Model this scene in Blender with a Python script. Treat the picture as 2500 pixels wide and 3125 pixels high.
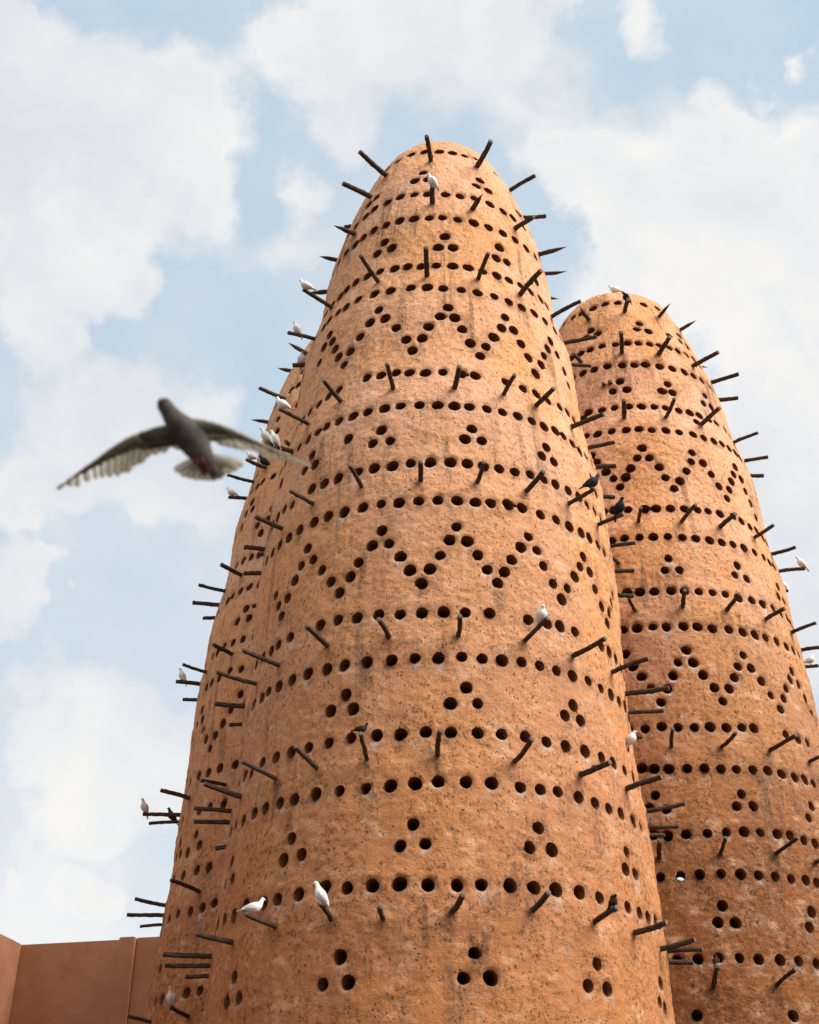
import bpy, bmesh, math, random
import numpy as np
from mathutils import Vector, Matrix
for o in list(bpy.data.objects): bpy.data.objects.remove(o)
SC = bpy.context.scene
R_ = math.radians

# ------------------------------------------------------------ camera
CAM = Vector((0, 0, 1.6)); PITCH, ROLL, FPX = 0.5422955, 0.0029587, 3726.63   # focal length in pixels of a 2500 px wide frame
_r0 = Vector((1, 0, 0)); _f = Vector((0, math.cos(PITCH), math.sin(PITCH))); _u0 = Vector((0, -math.sin(PITCH), math.cos(PITCH)))
_r = _r0*math.cos(ROLL) + _u0*math.sin(ROLL); _u = -_r0*math.sin(ROLL) + _u0*math.cos(ROLL)
cd = bpy.data.cameras.new('camera'); cam = bpy.data.objects.new('camera', cd); SC.collection.objects.link(cam)
cam.matrix_world = Matrix(((_r.x, _u.x, -_f.x, CAM.x), (_r.y, _u.y, -_f.y, CAM.y), (_r.z, _u.z, -_f.z, CAM.z), (0, 0, 0, 1)))
cd.sensor_fit = 'HORIZONTAL'; cd.sensor_width = 24.0; cd.lens = FPX/2500*24
cd.clip_start = 0.1; cd.clip_end = 5000
cd.dof.use_dof = True; cd.dof.focus_distance = 14.5; cd.dof.aperture_fstop = 2.1
SC.camera = cam
def ray(px, py):                                   # direction through a point of the 2500 x 3125 photograph
    return (_f + _r*((px-1250)/FPX) - _u*((py-1562.5)/FPX)).normalized()
def ray_f(x, y): return ray(x*1.44928, y*1.44928)

# ------------------------------------------------------------ sky, sun, exposure
SUN_EL, SUN_AZ = R_(42), R_(118)                   # azimuth clockwise from +Y
SUN_DIR = Vector((math.sin(SUN_AZ)*math.cos(SUN_EL), math.cos(SUN_AZ)*math.cos(SUN_EL), math.sin(SUN_EL)))
SUN_E, SKY_S, EXPO = 3.6, 0.10, 0.75
W = bpy.data.worlds.new('World'); SC.world = W; W.use_nodes = True
nt = W.node_tree; nt.nodes.clear(); N = nt.nodes.new; Lk = nt.links.new
def mth(op, a, b=None, c=None, clamp=False):
    n = N('ShaderNodeMath'); n.operation = op; n.use_clamp = clamp
    for i, v in enumerate((a, b, c)):
        if v is None: continue
        if isinstance(v, (int, float)): n.inputs[i].default_value = v
        else: Lk(v, n.inputs[i])
    return n.outputs[0]
def mr(v, a, b, c=0., d=1., kind='SMOOTHSTEP'):
    n = N('ShaderNodeMapRange'); n.interpolation_type = kind
    Lk(v, n.inputs['Value']); n.inputs['From Min'].default_value = a; n.inputs['From Max'].default_value = b
    n.inputs['To Min'].default_value = c; n.inputs['To Max'].default_value = d
    return n.outputs['Result']
def noise(vec, scale, detail=6, rough=.55, dist=0.):
    n = N('ShaderNodeTexNoise'); Lk(vec, n.inputs['Vector']); n.inputs['Scale'].default_value = scale
    n.inputs['Detail'].default_value = detail; n.inputs['Roughness'].default_value = rough; n.inputs['Distortion'].default_value = dist
    return n
def mixc(f, a, b):
    n = N('ShaderNodeMix'); n.data_type = 'RGBA'
    for v, s in ((f, n.inputs[0]), (a, n.inputs[6]), (b, n.inputs[7])):
        if isinstance(v, (int, float)): s.default_value = v
        elif isinstance(v, tuple): s.default_value = (*v, 1)
        else: Lk(v, s)
    return n.outputs[2]
def vm(op, a, b):
    n = N('ShaderNodeVectorMath'); n.operation = op
    for i, v in enumerate((a, b)):
        if isinstance(v, (tuple, Vector)): n.inputs[i].default_value = tuple(v)
        elif isinstance(v, (int, float)): n.inputs['Scale'].default_value = v
        else: Lk(v, n.inputs[i])
    return n.outputs['Value'] if op in ('DISTANCE', 'DOT_PRODUCT') else n.outputs[0]
tc = N('ShaderNodeTexCoord').outputs['Generated']
wa = noise(tc, 5., 7, .6); wb = noise(tc, 22., 5, .6)
w1 = vm('SCALE', vm('SUBTRACT', wa.outputs['Color'], (.5, .5, .5)), None) if False else None
def scaled(v, s):
    n = N('ShaderNodeVectorMath'); n.operation = 'SCALE'; Lk(v, n.inputs[0]); n.inputs['Scale'].default_value = s; return n.outputs[0]
warp = vm('ADD', tc, scaled(vm('SUBTRACT', wa.outputs['Color'], (.5, .5, .5)), .16))
warp = vm('ADD', warp, scaled(vm('SUBTRACT', wb.outputs['Color'], (.5, .5, .5)), .05))
CLOUDS = [(80,120,150,1),(60,320,200,1),(250,200,140,1),(380,175,90,1),(420,300,95,1),(300,400,160,1),(120,480,150,1),(420,420,80,.9),(200,560,95,.9),
 (50,600,95,.9),(260,620,60,.7),(60,700,80,.8),(140,700,45,.6),(30,40,110,1),(170,60,60,.8),
 (530,80,80,.9),(620,110,100,1),(720,60,120,1),(840,60,120,1),(980,30,110,1),(1110,20,90,.9),(1220,10,50,.8),(690,220,90,.6),(640,430,62,.9),(560,540,80,.5),
 (740,300,80,.6),(700,560,90,.5),(900,170,150,.55),(1060,120,130,.4),(1190,170,110,.4),(1360,10,60,.9),(1470,165,40,.5),(1600,175,30,.4),
 (1400,400,190,1),(1540,330,120,1),(1520,270,50,1),(1650,500,170,1),(1500,600,200,1),(1700,750,200,1),(1360,560,150,1),(1250,450,90,1),(1180,340,80,.9),(1700,300,60,.7),
 (1712,120,35,.8),(1700,950,190,1),(1680,1150,190,1),(1620,850,150,1),(1720,1350,200,1),(1250,640,120,.9),
 (120,830,110,.55),(240,840,90,.7),(400,880,120,.6),(250,960,140,.7),(120,1000,110,.6),(480,900,90,.5),(450,1060,110,.9),(310,1090,80,.9),(120,1080,70,.8),(30,1060,50,.7),
 (60,1150,55,.95),(40,1270,70,1),(100,1250,40,.9),(200,1225,22,.5),(480,1280,70,.35),
 (60,1420,110,.4),(150,1560,170,.5),(300,1690,170,.75),(130,1720,120,.6),(240,1600,150,.4),(60,1600,90,.4),(330,1500,160,.3),(110,1480,170,.3),(380,1600,220,.4),(60,1780,200,.35),(1250,330,110,.45),(1120,300,90,.35),(450,560,70,.3),(330,760,90,.35),(190,1890,52,1),(235,1905,40,1),(30,1865,30,1),(130,1900,60,.6),(290,1880,60,.5)]
acc = None
for (x, y, r, w) in CLOUDS:
    d = ray_f(x, y); rr = r*1.44928/FPX*1.45
    t = mr(vm('DISTANCE', warp, d), rr, 0., 0., w*1.25)
    acc = t if acc is None else mth('ADD', acc, t)
acc = mth('MINIMUM', acc, 1.25)
base = noise(tc, 2.3, 5, .55); fine = noise(tc, 9., 12, .60, .5)
inview = mr(vm('DISTANCE', tc, _f), .48, .80, 0., 1.)
away = mth('MULTIPLY', inview, mr(base.outputs[0], .36, .58))
dens = mth('ADD', mth('ADD', acc, away), mth('MULTIPLY', mth('SUBTRACT', fine.outputs[0], .5), 1.9))
cov = mth('MULTIPLY', mth('POWER', mr(dens, .0, 1.2), .8), .95)
sep = N('ShaderNodeSeparateXYZ'); Lk(tc, sep.inputs[0])
hz = mr(sep.outputs[2], .0, .75, 1., 0., 'LINEAR')
veil = mth('ADD', mth('MULTIPLY', hz, .72), mth('MULTIPLY', mr(noise(tc, 3.2, 6, .6).outputs[0], .4, .7), .40))
cov = mth('MAXIMUM', cov, mth('MINIMUM', veil, .82))
skyn = N('ShaderNodeTexSky'); skyn.sky_type = 'NISHITA'; skyn.sun_disc = False; skyn.sun_elevation = SUN_EL; skyn.sun_rotation = SUN_AZ
skyn.air_density = 1.0; skyn.dust_density = 1.6; skyn.ozone_density = 1.4; skyn.altitude = 20
def puff(off): return noise(vm('ADD', warp, off), 5.5, 7, .5, .2).outputs[0]
emb = mth('SUBTRACT', puff((0, 0, 0)), puff(tuple(.028*c for c in (.75, .1, .65))))        # puffs brighter on the side turned to the sun
low = mr(noise(vm('ADD', tc, (3.1, 1.7, .4)), 3.4, 6, .55, .3).outputs[0], .38, .66)
shade = mth('ADD', mth('MULTIPLY', low, .62), mth('MULTIPLY', mr(dens, .7, 1.6), .22))
shade = mth('SUBTRACT', shade, mth('MULTIPLY', emb, 2.3), clamp=True)
cloud = mixc(shade, (5.75, 5.62, 5.45), (4.3, 4.5, 4.85))
clear = mixc(.80, skyn.outputs[0], (3.45, 4.42, 5.15))
bg = N('ShaderNodeBackground'); Lk(mixc(cov, clear, cloud), bg.inputs[0]); bg.inputs[1].default_value = SKY_S
wo = N('ShaderNodeOutputWorld'); Lk(bg.outputs[0], wo.inputs[0])
W.cycles.sampling_method = 'MANUAL'; W.cycles.sample_map_resolution = 1024
sd = bpy.data.lights.new('sun', 'SUN'); so = bpy.data.objects.new('sun', sd); SC.collection.objects.link(so)
sd.energy = SUN_E; sd.angle = R_(42); sd.color = (1, .93, .84)
so.rotation_euler = (-SUN_DIR).to_track_quat('-Z', 'Y').to_euler()
SC.view_settings.view_transform = 'Standard'; SC.view_settings.look = 'None'; SC.view_settings.gamma = 1
SC.view_settings.use_curve_mapping = False; SC.view_settings.exposure = EXPO

# ------------------------------------------------------------ helpers
def tag(o, **k):
    for a, b in k.items(): o[a] = b
    return o
def empty(name, loc, parent=None, **k):
    o = bpy.data.objects.new(name, None); SC.collection.objects.link(o); o.location = loc; o.empty_display_size = .1
    if parent: o.parent = parent
    return tag(o, **k)
def meshobj(name, verts, faces, mats, parent=None, smooth=True, midx=None, **k):
    me = bpy.data.meshes.new(name); me.from_pydata([tuple(v) for v in verts], [], [tuple(f) for f in faces])
    for m in (mats if isinstance(mats, (list, tuple)) else [mats]): me.materials.append(m)
    if midx is not None: me.polygons.foreach_set('material_index', midx)
    if smooth: me.polygons.foreach_set('use_smooth', [True]*len(me.polygons))
    me.update()
    o = bpy.data.objects.new(name, me); SC.collection.objects.link(o)
    if parent: o.parent = parent
    return tag(o, **k)
class MB:                                            # collects shapes of one mesh
    def __init__(s): s.v = []; s.f = []; s.m = []
    def add(s, vs, fs, mi=0):
        b = len(s.v); s.v += [Vector(v) for v in vs]; s.f += [tuple(i+b for i in f) for f in fs]; s.m += [mi]*len(fs)
    def loft(s, rings, mi=0, cap0=True, cap1=True):  # rings of equal length, closed round
        n = len(rings[0]); vs = [p for r in rings for p in r]; fs = []
        for i in range(len(rings)-1):
            for j in range(n): fs.append((i*n+j, i*n+(j+1) % n, (i+1)*n+(j+1) % n, (i+1)*n+j))
        if cap0: fs.append(tuple(range(n-1, -1, -1)))
        if cap1: fs.append(tuple((len(rings)-1)*n+j for j in range(n)))
        s.add(vs, fs, mi)
    def tube(s, pts, rad, n=8, mi=0, flat=None):
        pts = [Vector(p) for p in pts]; rings = []
        for i, p in enumerate(pts):
            t = (pts[min(i+1, len(pts)-1)]-pts[max(i-1, 0)]).normalized()
            a = t.cross(Vector((0, 0, 1)));
            if a.length < .05: a = t.cross(Vector((0, 1, 0)))
            a.normalize(); b = a.cross(t); r = rad[i] if hasattr(rad, '__len__') else rad
            ra, rb = r if hasattr(r, '__len__') else (r, r)
            rings.append([p+a*math.cos(2*math.pi*k/n)*ra+b*math.sin(2*math.pi*k/n)*rb for k in range(n)])
        s.loft(rings, mi)
    def ball(s, c, r, n=10, m=7, mi=0):
        c = Vector(c); r = r if hasattr(r, '__len__') else (r, r, r); rings = []
        for i in range(m+1):
            ph = -math.pi/2+math.pi*(i+.02 if i == 0 else i-.02 if i == m else i)/m
            rings.append([c+Vector((r[0]*math.cos(ph)*math.cos(2*math.pi*k/n), r[1]*math.cos(ph)*math.sin(2*math.pi*k/n), r[2]*math.sin(ph))) for k in range(n)])
        s.loft(rings, mi)
    def build(s, name, mats, parent=None, smooth=True, **k): return meshobj(name, s.v, s.f, mats, parent, smooth, s.m, **k)

# ------------------------------------------------------------ materials
def mat(name, rough=.9, spec=.2):
    global nt, N, Lk
    m = bpy.data.materials.new(name); m.use_nodes = True; nt = m.node_tree; N = nt.nodes.new; Lk = nt.links.new
    b = nt.nodes['Principled BSDF']; b.inputs['Roughness'].default_value = rough; b.inputs['Specular IOR Level'].default_value = spec
    return m, b
def bump(b, h, dist, strength=1., prev=None):
    n = N('ShaderNodeBump'); Lk(h, n.inputs['Height']); n.inputs['Distance'].default_value = dist; n.inputs['Strength'].default_value = strength
    if prev: Lk(prev, n.inputs['Normal'])
    Lk(n.outputs[0], b.inputs['Normal']); return n.outputs[0]
def ocoord(scale=None, kind='Object'):
    o = N('ShaderNodeTexCoord').outputs[kind]
    if scale:
        n = N('ShaderNodeMapping'); Lk(o, n.inputs[0]); n.inputs['Scale'].default_value = scale; return n.outputs[0]
    return o
def clay_material(name, pinkish, orange, dark_amt=1.):
    m, b = mat(name, .95, .1)
    uv = N('ShaderNodeUVMap'); uv.uv_map = 'surface'
    def uvs(sx, sy):
        n = N('ShaderNodeMapping'); Lk(uv.outputs[0], n.inputs[0]); n.inputs['Scale'].default_value = (sx, sy, 1); return n.outputs[0]
    st = N('ShaderNodeVertexColor'); st.layer_name = 'wear'; ss = N('ShaderNodeSeparateColor'); Lk(st.outputs[0], ss.inputs[0])
    big = noise(uvs(.5, .35), 1.3, 6, .6).outputs[0]
    col = mixc(mr(big, .36, .64), pinkish, orange)
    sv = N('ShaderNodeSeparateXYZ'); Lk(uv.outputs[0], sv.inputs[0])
    col = mixc(mth('MULTIPLY', mr(mth('ADD', sv.outputs[1], mth('MULTIPLY', big, 5.)), 13.5, 4.5), .9), col, tuple(c*k for c, k in zip(orange, (.58, .45, .34))))  # darker toward the foot: dirty clay plus shade painted into its colour
    col = mixc(mth('MULTIPLY', mth('MULTIPLY', ss.outputs[2], mr(mth('ADD', sv.outputs[1], mth('MULTIPLY', big, 3.)), 12.5, 5.5)), .85), col, tuple(c*k for c, k in zip(orange, (.26, .19, .135))))   # extra dark foot per tower: some dirt, and shade painted into the clay
    mid = noise(uvs(1, 1.3), 3.5, 8, .65).outputs[0]
    col = mixc(mth('MULTIPLY', mr(mid, .50, .72), .55), col, tuple(min(.82, c*1.2) for c in pinkish))
    mottled = noise(uvs(1, 1.2), 14, 7, .7).outputs[0]
    col = mixc(mth('MULTIPLY', mr(mottled, .52, .32), .55), col, tuple(c*.62 for c in orange))
    smud = mth('MULTIPLY', mr(noise(uvs(1, .8), 1.7, 9, .72).outputs[0], .54, .70), .40)
    col = mixc(smud, col, (.20, .115, .07))
    # run-off streaks: dark mildew and grey dust drawn out down the wall
    s1 = noise(uvs(7, .42), 1.0, 8, .62, .3).outputs[0]; s1b = noise(uvs(.9, .45), 1.6, 5, .6).outputs[0]
    k1 = mth('MULTIPLY', mr(s1, .48, .62), mr(s1b, .47, .62))
    grit = mr(noise(uvs(1, .6), 38, 6, .75).outputs[0], .38, .62)
    col = mixc(mth('MULTIPLY', mth('MULTIPLY', k1, mth('ADD', mth('MULTIPLY', grit, .55), .45)), .75*dark_amt), col, (.085, .060, .044))
    s2 = noise(uvs(9, .5), 1.3, 7, .6).outputs[0]
    col = mixc(mth('MULTIPLY', mr(s2, .52, .75), .30), col, (.36, .25, .19))
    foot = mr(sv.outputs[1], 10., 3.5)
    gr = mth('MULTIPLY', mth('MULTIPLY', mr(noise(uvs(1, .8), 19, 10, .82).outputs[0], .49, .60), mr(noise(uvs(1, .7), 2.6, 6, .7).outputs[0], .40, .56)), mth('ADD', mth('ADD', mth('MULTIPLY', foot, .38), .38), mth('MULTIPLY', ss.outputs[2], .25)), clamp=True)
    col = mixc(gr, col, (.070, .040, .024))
    # wear painted per vertex: red = dark stains under perches and holes, green = pale droppings under the openings, blue = dirt and painted shade at the foot
    col = mixc(mth('MULTIPLY', mth('MULTIPLY', ss.outputs[0], mth('ADD', mth('MULTIPLY', grit, .6), .4)), .85*dark_amt), col, (.055, .038, .028))
    drip = mr(noise(uvs(15, 8), 1.0, 6, .7).outputs[0], .40, .58)
    col = mixc(mth('MULTIPLY', mth('MULTIPLY', ss.outputs[1], drip), .55), col, (.62, .52, .45))
    # chopped straw and gravel pits
    v = N('ShaderNodeTexVoronoi'); Lk(vm('ADD', uvs(1, .62), scaled(vm('SUBTRACT', noise(uvs(1, 1), 9, 3).outputs['Color'], (.5, .5, .5)), .08)), v.inputs['Vector']); v.inputs['Scale'].default_value = 26
    sp = mth('MULTIPLY', mr(v.outputs['Distance'], .30, .12), mr(noise(uvs(1, 1), 4.5, 4, .6).outputs[0], .38, .55))
    sepc = N('ShaderNodeSeparateColor'); Lk(v.outputs['Color'], sepc.inputs[0])
    sp = mth('MULTIPLY', sp, mr(sepc.outputs[0], .25, .4))
    col = mixc(mth('MULTIPLY', sp, .75), col, (.085, .045, .024))
    fl = noise(uvs(34, 70), 1.0, 2, .5, .5).outputs[0]
    col = mixc(mth('MULTIPLY', mr(fl, .66, .74), .4), col, (.58, .40, .28))
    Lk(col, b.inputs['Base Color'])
    h = mth('ADD', mth('MULTIPLY', noise(uvs(1, 1.05), 13, 9, .70).outputs[0], 1.), mth('MULTIPLY', noise(uvs(7, 4.2), 6, 6, .7, .4).outputs[0], .45))
    h = mth('SUBTRACT', h, mth('MULTIPLY', sp, .3))
    bump(b, h, .027, 1.0)
    return m
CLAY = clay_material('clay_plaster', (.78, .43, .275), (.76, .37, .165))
def simple_clay(name, c1, c2, sc=6):
    m, b = mat(name, .95, .1); o = ocoord()
    n = noise(o, sc, 8, .65).outputs[0]
    Lk(mixc(mr(n, .35, .65), c1, c2), b.inputs['Base Color']); bump(b, noise(o, sc*5, 8, .7).outputs[0], .02, .8); return m
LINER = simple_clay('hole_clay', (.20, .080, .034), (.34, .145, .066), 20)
def wood_material():
    m, b = mat('dark_bark', .9, .08); o = ocoord((60, 60, 9))
    n = noise(o, 1., 8, .7).outputs[0]
    oi = N('ShaderNodeObjectInfo').outputs['Random']
    a = mixc(mr(n, .35, .7), (.024, .014, .010), (.135, .085, .058))
    a = mixc(mth('MULTIPLY', oi, .5), a, (.05, .036, .030))
    ln = mr(noise(ocoord((150, 150, 14)), 1., 4, .6).outputs[0], .60, .74)
    Lk(mixc(mth('MULTIPLY', ln, .6), a, (.17, .125, .095)), b.inputs['Base Color'])
    bump(b, n, .012, 1.); return m
BARK = wood_material()
m, b = mat('cut_wood', .85, .2); Lk(mixc(noise(ocoord(), 60, 4).outputs[0], (.09, .07, .06), (.20, .16, .135)), b.inputs['Base Color']); CUT = m
def feather_material(name, c1, c2, sc=40, trans=0.):
    m, b = mat(name, .75, .25); o = ocoord(); n = noise(o, sc, 5, .6).outputs[0]
    Lk(mixc(mr(n, .35, .65), c1, c2), b.inputs['Base Color']); b.inputs['Specular IOR Level'].default_value = .08 if c1[0] < .2 else .25; b.inputs['Roughness'].default_value = .9
    bump(b, noise(ocoord((90, 300, 300)), 1., 4).outputs[0], .003, .5)
    if trans:
        t = N('ShaderNodeBsdfTranslucent'); t.inputs[0].default_value = (*c2, 1); mx = N('ShaderNodeMixShader'); mx.inputs[0].default_value = trans
        Lk(b.outputs[0], mx.inputs[1]); Lk(t.outputs[0], mx.inputs[2]); Lk(mx.outputs[0], nt.nodes['Material Output'].inputs[0])
    return m
WHITE = feather_material('white_feathers', (.70, .69, .665), (.80, .795, .775))
CREAM = feather_material('cream_feathers', (.60, .55, .49), (.70, .66, .61))
DARK = feather_material('dark_feathers', (.008, .008, .010), (.018, .020, .024))
SLATE = feather_material('slate_feathers', (.014, .017, .022), (.040, .046, .056))
BROWN = feather_material('brown_feathers', (.030, .018, .014), (.055, .034, .026))
m, b = mat('pink_skin', .6, .4); b.inputs['Base Color'].default_value = (.45, .16, .13, 1); PINK = m
m, b = mat('horn_beak', .45, .5); b.inputs['Base Color'].default_value = (.16, .12, .10, 1); HORN = m
m, b = mat('pale_beak', .5, .4); b.inputs['Base Color'].default_value = (.55, .38, .32, 1); PALEB = m
m, b = mat('yellow_beak', .45, .4); b.inputs['Base Color'].default_value = (.62, .36, .04, 1); YELL = m
m, b = mat('dark_eye', .15, .6); b.inputs['Base Color'].default_value = (.01, .006, .005, 1); EYE = m

# ------------------------------------------------------------ ground
m, b = mat('sand_paving', .95, .1); o = ocoord(); n = noise(o, .8, 10, .65).outputs[0]
Lk(mixc(mr(n, .3, .7), (.10, .075, .05), (.15, .11, .075)), b.inputs['Base Color']); bump(b, noise(o, 30, 8, .7).outputs[0], .02); SAND = m
S = 2500
meshobj('ground', [(-S, -S, 0), (S, -S, 0), (S, S, 0), (-S, S, 0)], [(0, 1, 2, 3)], SAND, smooth=False, kind='structure')

# ------------------------------------------------------------ lattice noise for the plaster relief
rng = np.random.default_rng(7)
def lat_noise(u, v, wrap, seed):                     # u in cells (periodic in wrap), v in cells
    g = np.random.default_rng(seed).random((int(wrap), 2048))
    iu = np.floor(u).astype(int); iv = np.floor(v).astype(int); fu = u-iu; fv = v-iv
    fu = fu*fu*(3-2*fu); fv = fv*fv*(3-2*fv); iu0 = iu % int(wrap); iu1 = (iu+1) % int(wrap); iv0 = iv % 2048; iv1 = (iv+1) % 2048
    return (g[iu0, iv0]*(1-fu)+g[iu1, iv0]*fu)*(1-fv)+(g[iu0, iv1]*(1-fu)+g[iu1, iv1]*fu)*fv-.5
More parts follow.
